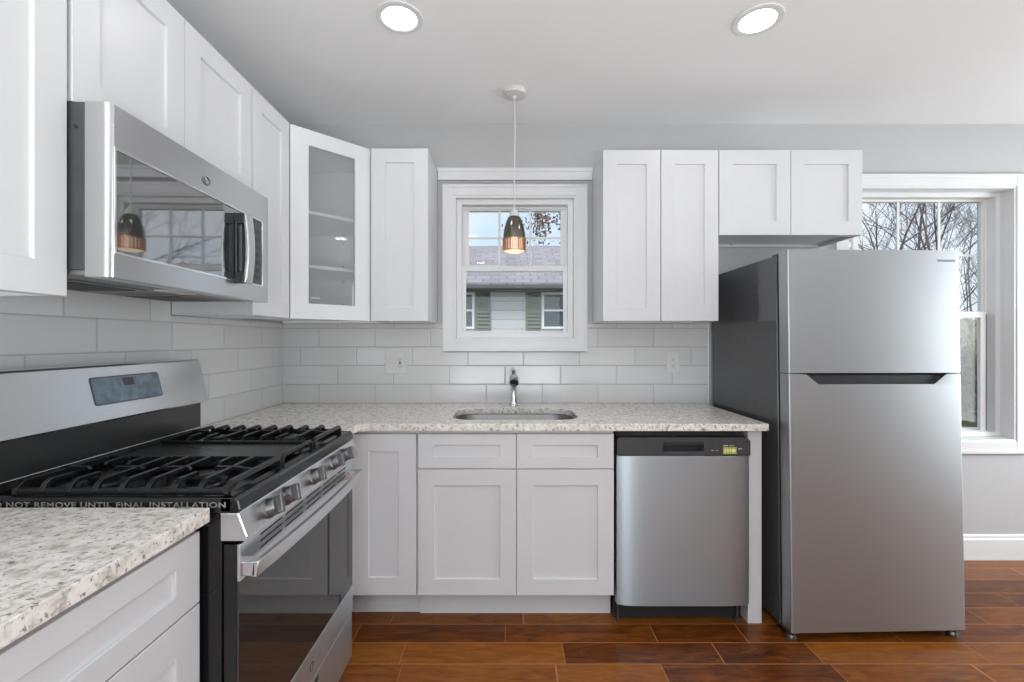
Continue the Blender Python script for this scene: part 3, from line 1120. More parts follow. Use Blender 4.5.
for pts, d0, d1, nm, mm in ((rrect(1.290, 1.544, 0.044, 0.127, 0.008, 4), -0.001, 0.0012, 'display_bezel', 'dkgrey'),
                            (rrect(1.294, 1.540, 0.048, 0.123, 0.006, 4), 0.0, 0.0018, 'display', 'display'),
                            ([(1.395, 0.118), (1.438, 0.118), (1.438, 0.094), (1.402, 0.094)], 0.001, 0.0024, 'clock_window', 'lcd')):
    b = MB(); b.prism(pts, lambda p, q, d0=d0, d1=d1: o_ + u_ * p[0] + w_ * p[1] + n_ * (d0 + q * (d1 - d0)))
    b.build(nm, mm, bg)
b = MB()                                         # front control fascia
b.prism([(-0.640, 0.897), (-0.600, 0.897), (-0.580, 0.845), (-0.580, 0.834), (-0.640, 0.834)], lambda p, q: (p[0], RY0 + q * (RY1 - RY0), p[1]))
cpn = b.build('control_panel', 'steel_r', R, bevel=0.002)
kn = Vector((0.052, 0, 0.020)).normalized()
for y in (1.122, 1.210, 1.380, 1.538, 1.632):
    c = Vector((-0.590, y, 0.868))
    b = MB()
    b.lathe([(0, -0.002), (0.025, -0.002), (0.025, 0.004), (0.0225, 0.006), (0.0215, 0.024), (0.020, 0.028), (0, 0.0285)], c, kn, 28)
    k_ = b.build('knob', 'nickel', cpn, smooth=35)
    b = MB()                                     # raised grip bar across the knob
    w2 = Vector((0, 0.35, 0.94)); w2 = (w2 - kn * w2.dot(kn)).normalized()
    u2 = w2.cross(kn)
    b.fbox((c, u2, w2, kn), -0.0065, 0.0065, -0.0210, 0.0210, 0.020, 0.041)
    b.build('grip', 'nickel', k_, bevel=0.002)
# burners
BURN = [(-0.775, 1.165, 0.042), (-1.03, 1.165, 0.034), (-0.775, 1.615, 0.046), (-1.03, 1.615, 0.034), (-0.90, 1.39, 0.04)]
for x, y, r in BURN:
    b = MB()
    b.lathe([(0, 0), (r + 0.012, 0), (r + 0.010, 0.006), (r * 0.9, 0.008), (r * 0.9, 0.014), (r, 0.015), (r, 0.021), (r - 0.006, 0.024), (0, 0.024)], (x, y, 0.918), seg=28)
    b.build('burner', 'iron', R, smooth=35)
GZ = 0.957


def grate(y0, y1, near):
    b = MB()
    X0, X1 = -1.122, -0.640
    w = 0.0085
    q4 = PI / 4
    ym = (y0 + y1) / 2
    for X in (X0, X1):                           # long outer bars, standing on turned-down feet
        b.tube([(X, y0 + 0.004, 0.920), (X, y0 + 0.006, GZ - 0.014), (X, y0 + 0.018, GZ - 0.004), (X, y1 - 0.018, GZ - 0.004), (X, y1 - 0.006, GZ - 0.014), (X, y1 - 0.004, 0.920)], w, 4, twist=q4)
    for y in (y0 + 0.008, y1 - 0.008):           # low cross bars that carry the fingers
        b.box(X0, X1, y - 0.0065, y + 0.0065, 0.929, 0.944)
    n_f = 7
    for k in range(n_f):
        x = X0 + (X1 - X0) * (k + 1) / (n_f + 1)
        near_b = min((-0.775, -1.03), key=lambda c: abs(c - x))
        short = abs(near_b - x) < 0.045
        for y, s_ in ((y0 + 0.008, 1), (y1 - 0.008, -1)):
            ye = ym - s_ * (0.042 if short else 0.004)
            b.tube([(x, y - s_ * 0.004, 0.934), (x, y + s_ * 0.004, GZ - 0.007), (x, y + s_ * 0.014, GZ), (x, ye - s_ * 0.004, GZ), (x, ye, GZ - 0.006)],
                   [0.0085, 0.0085, 0.0080, 0.0068, 0.0060], 4, twist=q4)
    for xb in (-0.775, -1.03):                   # diagonal and cross fingers round each burner
        for s_ in (-1, 1):
            b.tube([(xb + s_ * 0.105, ym, GZ - 0.004), (xb + s_ * 0.095, ym, GZ), (xb + s_ * 0.036, ym, GZ), (xb + s_ * 0.032, ym, GZ - 0.006)], 0.0068, 4, twist=q4)
    b.tube([(X0, ym, GZ - 0.006), (X0 + 0.05, ym, GZ - 0.002)], 0.007, 4, twist=q4)
    b.tube([(X1, ym, GZ - 0.006), (X1 - 0.05, ym, GZ - 0.002)], 0.007, 4, twist=q4)
    return b.build('grate', 'iron', R, bevel=0.0012, seg=1)


grate(1.036, 1.284, True)
grate(1.502, 1.744, False)
b = MB()                                         # flat griddle between the grates
b.box(-1.13, -0.655, 1.292, 1.494, 0.934, 0.945)
b.box(-1.13, -0.655, 1.292, 1.300, 0.945, 0.953); b.box(-1.13, -0.655, 1.486, 1.494, 0.945, 0.953)
b.tube([(-0.640, 1.294, 0.921), (-0.640, 1.298, GZ - 0.012), (-0.640, 1.306, GZ - 0.003), (-0.640, 1.480, GZ - 0.003), (-0.640, 1.488, GZ - 0.012), (-0.640, 1.492, 0.921)], 0.0065, 4, twist=PI / 4)
b.box(-0.655, -0.640, 1.30, 1.312, 0.934, 0.945); b.box(-0.655, -0.640, 1.474, 1.486, 0.934, 0.945)
for x in (-1.10, -0.70):
    for y in (1.31, 1.476):
        b.box(x - 0.008, x + 0.008, y - 0.008, y + 0.008, 0.918, 0.934)
b.build('griddle', 'iron', R, bevel=0.0015)
# oven door
b = MB()
b.box(-0.634, -0.603, RY0 + 0.002, RY1 - 0.002, 0.240, 0.826)
dr = b.build('oven_door', 'black', R, bevel=0.002)
b = MB(); b.box(-0.6035, -0.599, RY0 + 0.002, RY1 - 0.002, 0.337, 0.742)
b.build('door_glass', 'oglass', dr)
b = MB(); b.box(-0.6035, -0.597, RY0 + 0.002, RY1 - 0.002, 0.240, 0.3365)
b.build('lower_trim', 'steel_low', dr, bevel=0.0015)
b = MB(); b.box(-0.6035, -0.596, RY0 + 0.002, RY1 - 0.002, 0.7425, 0.826)
b.build('upper_trim', 'steel_r', dr, bevel=0.0015)
for y0, y1 in ((1.10, 1.205), (1.225, 1.33), (1.35, 1.455), (1.475, 1.58), (1.60, 1.68)):
    b = MB()
    for z in (0.779, 0.795, 0.811):
        b.box(-0.5965, -0.5955, y0, y1, z, z + 0.0045)
    b.build('vent_slots', 'slot', dr)
b = MB()                                         # bowed bar handle with end blocks
N = 16
A = []
for k in range(N + 1):
    q = 2 * k / N - 1
    A.append((1.022 + 0.736 * k / N, -0.549 - 0.012 * q * q))
pts = [(x + 0.0, y) for y, x in A] + [(x - 0.014, y) for y, x in A[::-1]]
b.prism(pts, lambda p, q: (p[0] + (0.004 if q else 0), p[1], 0.786 if q else 0.750))
for y0, y1 in ((1.022, 1.052), (1.728, 1.758)):
    b.box(-0.598, -0.566, y0, y1, 0.752, 0.784)
b.build('handle', 'steel_r', dr, bevel=0.002, smooth=30)
b = MB(); b.lathe([(0.010, 0), (0.012, 0.001), (0.014, 0.0012), (0.012, 0.0022), (0.010, 0.001)], (-0.597, 1.39, 0.287), (1, 0, 0), 24)
b.build('badge', 'nickel', dr)
b = MB()
b.box(-0.634, -0.600, RY0 + 0.002, RY1 - 0.002, 0.064, 0.232)
dw = b.build('storage_drawer', 'steel_low', R, bevel=0.0025)
b = MB(); b.prism([(1.33, 0.218), (1.45, 0.218), (1.435, 0.196), (1.345, 0.196)], lambda p, q: (-0.6008 + 0.0018 * q, p[0], p[1]))
b.build('finger_pull', 'slot', dw)
for x in (-0.70, -1.2):
    for y in (RY0 + 0.05, RY1 - 0.05):
        b = MB(); b.lathe([(0, 0), (0.018, 0), (0.018, 0.015), (0.010, 0.02), (0.010, 0.052), (0, 0.052)], (x, y, 0), seg=16)
        b.build('foot', 'plastic', R)

# ================================================================== microwave
MY0, MY1, MZ0, MZ1 = 1.0245, 1.756, 1.430, 1.822
m_ = thing('microwave', 'stainless over the range microwave with a dark glass door', 'microwave', (-1.1, 1.39, MZ0))
b = MB(); b.box(XL + TT + 0.016, -0.957, MY0 + 0.001, MY1 - 0.001, MZ0 + 0.012, MZ1)
b.build('body', 'dkgrey', m_, bevel=0.002)
b = MB()
b.box(XL + TT + 0.018, -0.955, MY0 + 0.004, MY1 - 0.004, MZ0, MZ0 + 0.012)
for y0, y1 in ((1.10, 1.33), (1.45, 1.68)):
    b.box(-1.24, -1.05, y0, y1, MZ0 - 0.004, MZ0)
us = b.build('underside', 'underside', m_, bevel=0.002)
for y0, y1 in ((1.125, 1.305), (1.475, 1.655)):
    b = MB()
    for k in range(12):
        y = y0 + (y1 - y0) * k / 11
        b.box(-1.225, -1.065, y - 0.002, y + 0.002, MZ0 - 0.0065, MZ0 - 0.004)
    b.build('grease_filter', 'nickel', us)
b = MB(); b.box(-1.03, -0.985, 1.33, 1.45, MZ0 - 0.003, MZ0)
b.build('lamp_cover', 'white_plastic', us)


def mprof(x0, x1, y0, y1, r, n=8):
    """plan outline with rounded front corners"""
    r, r2 = 0.016, 0.034
    p = [(x0, y0), ]
    for k in range(n + 1):
        a = math.radians(-90 + 90 * k / n)
        p.append((x1 - r + r * math.cos(a), y0 + r + r * math.sin(a)))
    for k in range(n + 1):
        a = math.radians(90 * k / n)
        p.append((x1 - r2 + r2 * math.cos(a), y1 - r2 + r2 * math.sin(a)))
    p.append((x0, y1))
    return p


b = MB()                                         # door front of one piece with a window opening
GY0, GY1, GZ0, GZ1 = 1.041, 1.690, 1.484, 1.722
XF = -0.900
pr = mprof(-0.955, XF, MY0, MY1, 0.030)
b.prism(pr, lambda p, q: (p[0], p[1], MZ1 if q else GZ1))
b.prism(pr, lambda p, q: (p[0], p[1], GZ0 if q else MZ0 - 0.004))
n2 = len(pr) // 2
left = pr[:n2] + [(XF, GY0), (-0.955, GY0)]
b.prism([p for p in left], lambda p, q: (p[0], p[1], GZ1 if q else GZ0))
right = [(-0.955, GY1), (XF, GY1)] + pr[n2:]
b.prism(right, lambda p, q: (p[0], p[1], GZ1 if q else GZ0))
mf = b.build('front_frame', 'steel', m_, smooth=30)
b = MB(); b.box(-0.915, XF - 0.0025, GY0 - 0.002, 1.566, GZ0 - 0.002, GZ1 + 0.002)
b.build('door_glass', 'mglass', m_)
b = MB(); b.box(-0.915, XF - 0.0015, 1.568, GY1 + 0.002, GZ0 - 0.002, GZ1 + 0.002)
kp = b.build('keypad', 'dkgrey', m_)
b = MB()
for i in range(3):
    for j in range(7):
        y = 1.60 + i * 0.026
        z = GZ0 + 0.018 + j * 0.028
        b.box(XF - 0.0016, XF - 0.0008, y, y + 0.018, z, z + 0.014)
b.build('keypad_buttons', 'plastic', kp)
b = MB()                                         # bright bevel round the glass
for y0, y1, z0, z1 in ((GY0 - 0.004, GY0 + 0.002, GZ0 - 0.004, GZ1 + 0.004), (GY1 - 0.002, GY1 + 0.004, GZ0 - 0.004, GZ1 + 0.004),
                       (GY0, GY1, GZ1 - 0.002, GZ1 + 0.004), (GY0, GY1, GZ0 - 0.004, GZ0 + 0.002)):
    b.box(XF - 0.004, XF + 0.0012, y0, y1, z0, z1)
b.build('glass_trim', 'chrome', m_, bevel=0.001)
b = MB()                                         # handle: black loop with a bright bowed front bar
hy0, hy1 = 1.514, 1.558
for z0, z1 in ((1.476, 1.512), (1.672, 1.708)):
    b.box(XF - 0.002, -0.868, hy0, hy1, z0, z1)
b.box(XF - 0.002, XF + 0.006, hy0, hy1 + 0.006, 1.476, 1.708)
h_ = b.build('handle', 'plastic', m_, bevel=0.004)
b = MB()
N = 14
f1 = []
for k in range(N + 1):
    q = 2 * k / N - 1
    f1.append((-0.856 - 0.010 * q * q, 1.474 + 0.236 * k / N))
pts = f1 + [(x - 0.012, z) for x, z in f1[::-1]]
b.prism(pts, lambda p, q: (p[0], hy0 + 0.002 + q * 0.044, p[1]))
b.build('handle_bar', 'steel', h_, bevel=0.003, smooth=35)
b = MB(); b.box(XF + 0.006, -0.880, hy0 + 0.006, hy0 + 0.034, 1.512, 1.672)
b.build('handle_grip', 'dkgrey', h_, bevel=0.004)
b = MB()
by, bz = 1.365, 1.7615
for k in range(20):
    a0, a1 = 2 * PI * k / 20, 2 * PI * (k + 1) / 20
    b.tube([(XF + 0.0012, by + 0.017 * math.cos(a0), bz + 0.0115 * math.sin(a0)), (XF + 0.0012, by + 0.017 * math.cos(a1), bz + 0.0115 * math.sin(a1))], 0.0016, 6)
b.tube([(XF + 0.0012, by - 0.010, bz + 0.011), (XF + 0.0012, by - 0.004, bz), (XF + 0.0012, by - 0.006, bz - 0.010)], 0.0022, 6)
b.build('badge', 'nickel', m_)
b = MB(); b.lathe([(0, 0), (0.004, 0), (0.004, 0.002), (0, 0.002)], (-0.975, MY0 + 0.001, 1.765), (0, -1, 0), 12)
b.build('screw', 'gasket', m_)
m_.location.x -= 0.005
m_.rotation_euler.z = math.radians(1.1)     # hung very slightly askew

# ================================================================== refrigerator (built level, then set leaning back a little)
F = thing('refrigerator', 'tall stainless steel top freezer refrigerator with dark sides', 'refrigerator', (0, 0, 0))
FWD, FHT = 0.760, 1.672


def fdoor(z0, z1, notch):
    """door with rounded front edges; notch = the hand hold along its top"""
    b = MB()
    r = 0.007
    pts = [(0.0, 0.060)]
    for k in range(7):
        a = math.radians(180 + 90 * k / 6)
        pts.append((r + r * math.cos(a), r + r * math.sin(a)))
    for k in range(7):
        a = math.radians(270 + 90 * k / 6)
        pts.append((FWD - r + r * math.cos(a), r + r * math.sin(a)))
    pts.append((FWD, 0.060))
    if not notch:
        b.prism(pts, lambda p, q: (p[0], p[1], z1 if q else z0))
    else:
        zn = z1 - 0.044
        b.prism(pts, lambda p, q: (p[0], p[1], zn if q else z0))
        n = len(pts) // 2
        lf = [p for p in pts if p[0] < 0.05]
        rt = [p for p in pts if p[0] > 0.5]
        x0, x1 = 0.076, FWD - 0.066
        s_ = 0.055
        # left and right shoulders with slanted inner ends, and the back of the hand hold
        A = [b.bm.verts.new((p[0], p[1], zn)) for p in lf] + [b.bm.verts.new((x0 + s_, 0.0, zn)), b.bm.verts.new((x0 + s_, 0.060, zn))]
        B = [b.bm.verts.new((p[0], p[1], z1)) for p in lf] + [b.bm.verts.new((x0, 0.0, z1)), b.bm.verts.new((x0, 0.060, z1))]
        m = len(A)
        b.bm.faces.new(A[::-1]); b.bm.faces.new(B)
        for k in range(m):
            b.bm.faces.new((A[k], A[(k + 1) % m], B[(k + 1) % m], B[k]))
        A = [b.bm.verts.new((p[0], p[1], zn)) for p in rt] + [b.bm.verts.new((x1 - s_, 0.060, zn)), b.bm.verts.new((x1 - s_, 0.0, zn))]
        B = [b.bm.verts.new((p[0], p[1], z1)) for p in rt] + [b.bm.verts.new((x1, 0.060, z1)), b.bm.verts.new((x1, 0.0, z1))]
        m = len(A)
        b.bm.faces.new(A[::-1]); b.bm.faces.new(B)
        for k in range(m):
            b.bm.faces.new((A[k], A[(k + 1) % m], B[(k + 1) % m], B[k]))
    return b


SEAM = 1.140
fz = fdoor(SEAM + 0.002, FHT, False).build('freezer_door', 'steel_f', F, smooth=35)
fd = fdoor(0.042, SEAM - 0.003, True).build('lower_door', 'steel_f', F, smooth=35)
b = MB(); b.box(0.077, FWD - 0.067, 0.018, 0.058, SEAM - 0.0495, SEAM - 0.008)
b.build('hand_hold', 'plastic', fd)
b = MB()                                         # raised name strip, top right of the freezer door
for k in range(7):
    b.box(FWD - 0.098 + k * 0.0115, FWD - 0.098 + k * 0.0115 + 0.0085, -0.0008, 0.0002, FHT - 0.050, FHT - 0.040)
b.build('name_badge', 'steel', fz)
b = MB(); b.box(0.010, FWD - 0.010, 0.060, 0.078, 0.06, FHT - 0.012)
b.build('door_gasket', 'gasket', F)
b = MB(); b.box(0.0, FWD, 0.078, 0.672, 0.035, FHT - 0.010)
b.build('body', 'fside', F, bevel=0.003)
b = MB(); b.box(0.03, FWD - 0.03, 0.085, 0.11, 0.004, 0.036)
b.build('toe_grille', 'plastic', F)
for x in (0.0, FWD - 0.07):
    b = MB(); b.box(x + 0.006, x + 0.064, 0.03, 0.12, FHT - 0.010, FHT - 0.001)
    b.lathe([(0, 0), (0.011, 0), (0.011, 0.010), (0, 0.010)], (x + 0.035, 0.036, FHT - 0.004), seg=16)
    b.build('hinge_cover', 'dkgrey', F, bevel=0.002)
for x in (0.006, FWD - 0.05):
    b = MB(); b.box(x, x + 0.044, 0.012, 0.075, SEAM - 0.005, SEAM + 0.003)
    b.build('middle_hinge', 'nickel', F)
for x in (0.022, FWD - 0.022):
    b = MB(); b.lathe([(0, 0), (0.022, 0), (0.023, 0.006), (0.019, 0.018), (0.010, 0.022), (0.010, 0.047), (0, 0.047)], (x, 0.040, 0.0), seg=18)
    b.box(x - 0.020, x + 0.020, 0.018, 0.12, 0.026, 0.041)
    b.build('leveling_foot', 'nickel', F, smooth=35)
for x in (0.06, FWD - 0.06):
    b = MB(); b.lathe([(0, -0.015), (0.022, -0.015), (0.022, 0.015), (0, 0.015)], (x, 0.58, 0.022), (1, 0, 0), 18)
    b.build('wheel', 'plastic', F, smooth=35)
F.location = (1.204, 1.925, 0.0)
F.rotation_euler = (math.radians(-1.0), 0, math.radians(1.6))

# ================================================================== lights
def downlight(x, y, label, grp='recessed ceiling downlights'):
    t = thing('recessed_light', label, 'ceiling light', (x, y, ZC), grp)
    b = MB(); b.lathe([(0.068, 0.0), (0.093, 0.0), (0.091, -0.004), (0.070, -0.006), (0.066, -0.004)], (x, y, ZC), seg=40, closed=True)
    b.build('trim_ring', 'trim', t, smooth=40)
    b = MB(); b.lathe([(0.0, -0.0045), (0.0675, -0.0045), (0.0675, -0.0005), (0, -0.0005)], (x, y, ZC), seg=40)
    b.build('lens', 'lens', t)
    return t


downlight(-0.422, 1.787, 'round white recessed downlight in the ceiling left of the pendant lamp')
downlight(0.992, 1.80, 'round white recessed downlight in the ceiling above the refrigerator side')
for x, y in ((-0.43, 0.0), (0.995, 0.0), (2.6, 1.0), (2.6, -1.2), (-0.43, -1.9), (0.995, -1.9)):  # extra downlights out of view, added as fill for the room
    downlight(x, y, 'unseen recessed downlight added as fill light behind the viewpoint', 'added downlights behind the viewpoint')

# pendant
PX, PY = 0.037, 2.32
t = thing('pendant_lamp', 'small bullet shaped pendant lamp hanging on a white cord before the window', 'lamp', (PX, PY, ZC))
b = MB(); b.lathe([(0, 0), (0.064, 0), (0.064, -0.008), (0.056, -0.020), (0.012, -0.026), (0.008, -0.036), (0, -0.036)], (PX, PY, ZC), seg=32)
for a in (0.6, 0.6 + PI):
    b.lathe([(0, 0), (0.005, 0), (0.004, -0.004), (0, -0.004)], (PX + 0.042 * math.cos(a), PY + 0.042 * math.sin(a), ZC - 0.0215), seg=10)
b.build('canopy', 'white_plastic', t, smooth=35)
b = MB(); b.tube([(PX, PY, ZC - 0.03), (PX + 0.002, PY, 2.42), (PX + 0.004, PY, 2.34), (PX + 0.001, PY, 2.22), (PX, PY, 2.08), (PX, PY, 1.93)], 0.0032, 8)
b.build('cord', 'white_plastic', t, smooth=60)
ZS = 1.734
b = MB(); b.lathe([(0, 0.222), (0.008, 0.222), (0.011, 0.210), (0.021, 0.202), (0.027, 0.178), (0.024, 0.175), (0, 0.175)], (PX, PY, ZS), seg=32)
b.build('cap', 'cap_grey', t, smooth=40)
b = MB()
b.lathe([(0.021, 0.180), (0.032, 0.172), (0.042, 0.150), (0.051, 0.120), (0.056, 0.091), (0.058, 0.061), (0.056, 0.061), (0.054, 0.091), (0.049, 0.120), (0.040, 0.150), (0.030, 0.170), (0.020, 0.177)], (PX, PY, ZS), seg=48, closed=True)
sh = b.build('lamp_shade', 'gun', t, smooth=50)
b = MB()
for k in range(26):
    a = 2 * PI * k / 26
    c, s_ = math.cos(a), math.sin(a)
    fr = (Vector((PX, PY, ZS)), Vector((-s_, c, 0)), Vector((0, 0, 1)), Vector((c, s_, 0)))
    b.fbox(fr, -0.0048, 0.0048, 0.004, 0.061, 0.0565, 0.0602)
for h0, h1 in ((0.000, 0.005), (0.057, 0.062)):
    b.lathe([(0.055, h0), (0.0615, h0), (0.0615, h1), (0.055, h1)], (PX, PY, ZS), seg=48, closed=True)
b.build('slotted_band', 'copper', t)
b = MB()
b.lathe([(0, -0.008), (0.032, -0.006), (0.0535, 0.002), (0.0545, 0.056), (0, 0.056)], (PX, PY, ZS), seg=40)
b.build('diffuser', 'pglow', t, smooth=40)

# ================================================================== outlets
def plate(x, z, w, h, label, kinds):
    t = thing('wall_outlet', label, 'outlet', (x, YB - TT, z - h / 2))
    y = YB - TT
    b = MB(); b.box(x - w / 2, x + w / 2, y - 0.006, y, z - h / 2, z + h / 2)
    b.build('cover_plate', 'white_plastic', t, bevel=0.0025)
    for k, kind in enumerate(kinds):
        cx = x + (k - (len(kinds) - 1) / 2) * 0.050
        b = MB(); b.box(cx - 0.0165, cx + 0.0165, y - 0.0085, y - 0.005, z - 0.033, z + 0.033)
        if kind == 'switch':
            b.box(cx - 0.013, cx + 0.013, y - 0.0115, y - 0.008, z - 0.002, z + 0.029)
        s_ = b.build('rocker_switch' if kind == 'switch' else 'socket', 'white_plastic', t, bevel=0.001)
        if kind == 'socket':
            b = MB()
            for dz in (-0.017, 0.017):
                b.box(cx - 0.0075, cx - 0.0050, y - 0.0092, y - 0.0084, z + dz - 0.001, z + dz + 0.008)
                b.box(cx + 0.0050, cx + 0.0075, y - 0.0092, y - 0.0084, z + dz - 0.001, z + dz + 0.008)
                b.lathe([(0, 0), (0.0028, 0), (0.0028, 0.0008), (0, 0.0008)], (cx, y - 0.0084, z + dz - 0.007), (0, -1, 0), 12)
            if len(kinds) == 2:
                b.box(cx - 0.006, cx + 0.006, y - 0.0100, y - 0.0084, z - 0.004, z + 0.004)
            b.build('slots', 'slot', s_)


plate(-0.648, 1.150, 0.126, 0.130, 'double white switch and outlet plate on the tile left of the sink', ('switch', 'socket'))
plate(0.967, 1.152, 0.080, 0.124, 'single white outlet plate on the tile near the refrigerator', ('socket',))

# ================================================================== outdoors
b = MB()
GZ_ = -0.9
b.box(-40, 60, YB + 0.4, 60, GZ_ - 0.2, GZ_)
struct(b.build('ground', 'grass'))
b = MB(); b.box(-40, XL - 1.0, -40, YB + 0.4, GZ_ - 0.2, GZ_); b.box(XR + 1.0, 60, -40, YB + 0.4, GZ_ - 0.2, GZ_); b.box(XL - 1.0, XR + 1.0, -40, YF - 1.0, GZ_ - 0.2, GZ_)
struct(b.build('ground_yard', 'grass'))
# wooded bank to the right of the neighbour's house
b = MB()
rows = []
for j in range(9):
    y = 16 + j * 3.5
    rows.append([])
    for i in range(25):
        x = 5 + i * 1.8
        h = GZ_ - 0.1 + 0.55 * j + 0.25 * math.sin(x * 0.9 + j) + 0.2 * math.sin(x * 2.1 + j * 2)
        if i == 0 or j == 0:
            h = GZ_ - 0.15
        rows[-1].append(b.bm.verts.new((x, y, h)))
for A, B in zip(rows[:-1], rows[1:]):
    for k in range(len(A) - 1):
        b.bm.faces.new((A[k], A[k + 1], B[k + 1], B[k]))
struct(b.build('ground_bank', 'hill', smooth=80))

# neighbour's house
HY = 13.0
Hs = thing('neighbour_house', 'lilac sided house with green shutters seen through the sink window', 'house', (-2.5, HY + 3, GZ_))
HX0, HX1 = -9.0, 4.2
b = MB(); b.box(HX0, HX1, HY, HY + 8, GZ_, 2.80)
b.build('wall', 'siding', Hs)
b = MB()
b.prism([(HY - 0.45, 2.72), (HY + 4.0, 4.66), (HY + 8.45, 2.72), (HY + 8.45, 2.84), (HY + 4.0, 4.80), (HY - 0.45, 2.86)], lambda p, q: (HX0 - 0.3 + q * (HX1 - HX0 + 0.6), p[0], p[1]))
b.build('roof', 'shingle', Hs)
b = MB(); b.box(HX0 - 0.3, HX1 + 0.3, HY - 0.55, HY - 0.43, 2.70, 2.80); b.box(HX0 - 0.2, HX1 + 0.2, HY - 0.43, HY, 2.66, 2.72)
b.build('gutter', 'gutter', Hs)
for xc in (-1.44, 1.50, -5.5):
    b = MB()
    x0, x1, z0, z1 = xc - 0.51, xc + 0.51, 1.60, 2.64
    f = 0.065
    b.box(x0, x0 + f, HY - 0.05, HY, z0, z1); b.box(x1 - f, x1, HY - 0.05, HY, z0, z1)
    b.box(x0 + f, x1 - f, HY - 0.05, HY, z1 - f, z1); b.box(x0 + f, x1 - f, HY - 0.05, HY, z0, z0 + f)
    b.box(x0 + f, x1 - f, HY - 0.045, HY, 2.10, 2.155)
    w = b.build('window', 'hwhite', Hs)
    b = MB(); b.box(x0 + f, x1 - f, HY - 0.025, HY - 0.005, z0 + f, z1 - f)
    b.build('pane', 'hglass', w)
    for s_ in (-1, 1):
        b = MB()
        c = xc + s_ * (0.51 + 0.03 + 0.215)
        b.box(c - 0.215, c - 0.165, HY - 0.05, HY, 1.54, 2.72); b.box(c + 0.165, c + 0.215, HY - 0.05, HY, 1.54, 2.72)
        for z in (1.54, 2.10, 2.65):
            b.box(c - 0.165, c + 0.165, HY - 0.05, HY, z, z + 0.07)
        for k in range(10):
            z = 1.62 + k * 0.105
            if 2.07 < z < 2.17:
                continue
            b.prism([(HY - 0.006, z + 0.085), (HY - 0.080, z + 0.01), (HY - 0.080, z + 0.02), (HY - 0.006, z + 0.095)], lambda p, q, c=c: (c - 0.165 + q * 0.33, p[0], p[1]))
        b.box(c - 0.165, c + 0.165, HY - 0.004, HY, 1.54, 2.72)
        b.build('shutter', 'shutter', Hs)


# ------------------------------------------------------------------ trees
def tree(name, label, group, x, y, z, h, seed, bark='bark', leaf=None, lean=0.0, dens=1.0):
    rnd = random.Random(seed)
    t = thing(name, label, 'tree', (x, y, z), group)
    tk, br = MB(), MB()
    tips = []

    def grow(mb, p, d, L, r, lev):
        n = 4 if lev < 2 else 3
        pts, rs = [p], [r]
        q = p
        dd = d
        for k in range(n):
            dd = (dd + Vector((rnd.uniform(-1, 1), rnd.uniform(-1, 1), rnd.uniform(-0.4, 0.8))) * (0.13 if lev == 0 else 0.24)).normalized()
            q = q + dd * (L / n)
            pts.append(q)
            rs.append(r * (1 - 0.62 * (k + 1) / n))
        mb.tube(pts, rs, 6 if lev == 0 else (4 if lev < 3 else 3), cap=False)
        if lev >= 4:
            tips.append(q)
            return
        nb = (8, 4, 4, 3)[lev]
        if lev > 0:
            nb = max(2, int(nb * dens))
        for k in range(nb):
            f = rnd.uniform(0.28 if lev == 0 else 0.2, 1.0)
            i = min(int(f * n), n - 1)
            fp = pts[i].lerp(pts[i + 1], f * n - i)
            a = rnd.uniform(0, 2 * PI)
            base = (pts[i + 1] - pts[i]).normalized()
            s_ = base.orthogonal().normalized()
            s_ = Matrix.Rotation(a, 3, base) @ s_
            nd_ = (base * rnd.uniform(0.5, 1.0) + s_ * rnd.uniform(0.5, 1.0) + Vector((0, 0, 0.25))).normalized()
            grow(br, fp, nd_, L * rnd.uniform(0.38, 0.62), max(rs[i] * 0.60, 0.006), lev + 1)
    grow(tk, Vector((x, y, z - 0.1)), Vector((lean, 0, 1)).normalized(), h * 0.72, h * 0.0052, 0)
    tk.build('trunk', bark, t, smooth=60)
    br.build('branches', bark, t, smooth=60)
    if leaf:
        lv = MB()
        for p in tips:
            for _ in range(16):
                c = p + Vector((rnd.gauss(0, 0.22), rnd.gauss(0, 0.22), rnd.gauss(0, 0.22)))
                u = Vector((rnd.uniform(-1, 1), rnd.uniform(-1, 1), rnd.uniform(-1, 1))).normalized()
                v = u.orthogonal().normalized()
                sz = rnd.uniform(0.07, 0.14)
                lv.bm.faces.new([lv.bm.verts.new(c + u * sz), lv.bm.verts.new(c + v * sz * 0.6), lv.bm.verts.new(c - u * sz), lv.bm.verts.new(c - v * sz * 0.6)])
        lv.build('leaves', leaf, t)
    return t


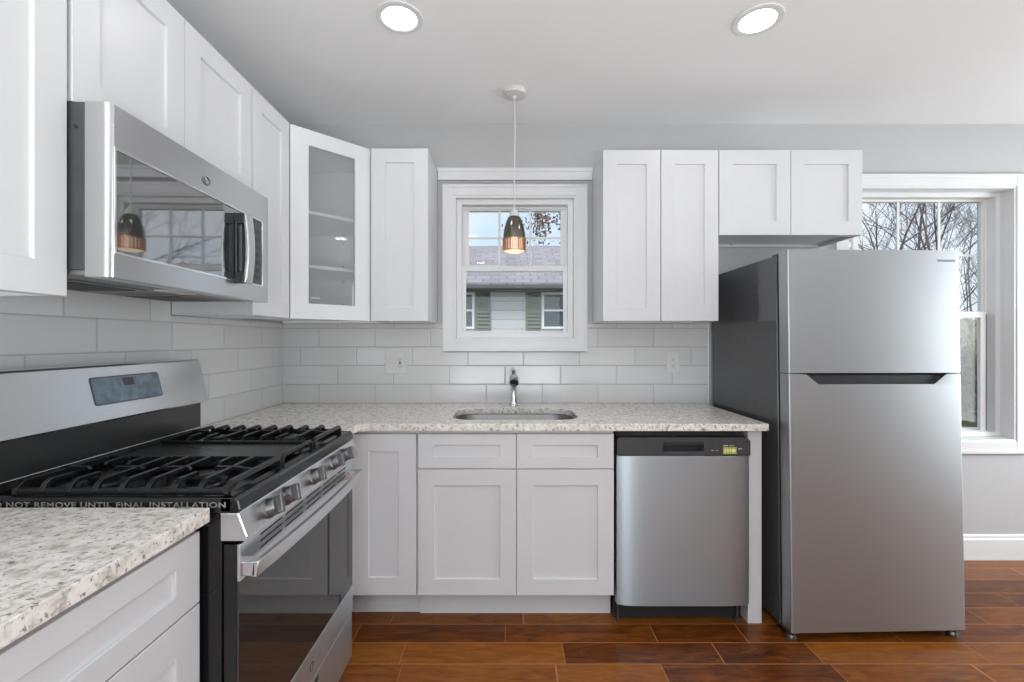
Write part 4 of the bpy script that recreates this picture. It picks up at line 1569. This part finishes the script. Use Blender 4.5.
WOOD = 'bare trees outside'
rt = random.Random(5)
spots = []
for k in range(10):
    spots.append((9.6 + (k % 5) * 1.75 + rt.uniform(-0.5, 0.5), 13.0 + (k // 5) * 4.0 + rt.uniform(-1.0, 1.0)))
for k, (x, y) in enumerate(spots):
    x = x + (y - 13) * 0.75
    pale = k % 5 == 3
    tree('bare_tree', 'leafless grey tree among the trees outside the window by the refrigerator', WOOD, x, y, GZ_ + max(0, (y - 16) * 0.14),
         rt.uniform(8, 11.5), 100 + k, 'bark2' if pale else 'bark', lean=rt.uniform(-0.15, 0.12))
tree('rust_leaf_tree', 'rust leaved tree rising behind the neighbouring roof', None, 2.75, 24.0, GZ_, 10.5, 77, 'bark', 'rust_leaf')


def shrub(x, y, z, w, h, seed):
    rnd = random.Random(seed)
    t = thing('shrub', 'olive green shrub at the foot of the bare trees outside', 'shrub', (x, y, z), 'shrubs under the bare trees')
    st, lv = MB(), MB()
    for k in range(9):
        a = rnd.uniform(0, 2 * PI)
        e = Vector((x + math.cos(a) * w * 0.4, y + math.sin(a) * w * 0.4, z + h * rnd.uniform(0.6, 1.0)))
        p0 = Vector((x, y, z - 0.05))
        m1 = p0.lerp(e, 0.5) + Vector((0, 0, h * 0.12))
        st.tube([p0, m1, e], [0.02, 0.014, 0.006], 5, cap=False)
        for _ in range(90):
            c = p0.lerp(e, rnd.uniform(0.25, 1.05)) + Vector((rnd.gauss(0, w * 0.16), rnd.gauss(0, w * 0.16), rnd.gauss(0, h * 0.10)))
            u = Vector((rnd.uniform(-1, 1), rnd.uniform(-1, 1), rnd.uniform(-1, 1))).normalized()
            v = u.orthogonal().normalized()
            sz = rnd.uniform(0.05, 0.10)
            lv.bm.faces.new([lv.bm.verts.new(c + u * sz), lv.bm.verts.new(c + v * sz * 0.55), lv.bm.verts.new(c - u * sz), lv.bm.verts.new(c - v * sz * 0.55)])
    st.build('stems', 'bark', t)
    lv.build('leaves', 'leaf', t)


for k in range(12):
    y = 11.2 + (k % 4) * 1.6
    shrub(9.2 + k * 0.62 + (y - 11) * 0.7, y, GZ_, rt.uniform(1.3, 2.0), rt.uniform(1.6, 2.8), 300 + k)
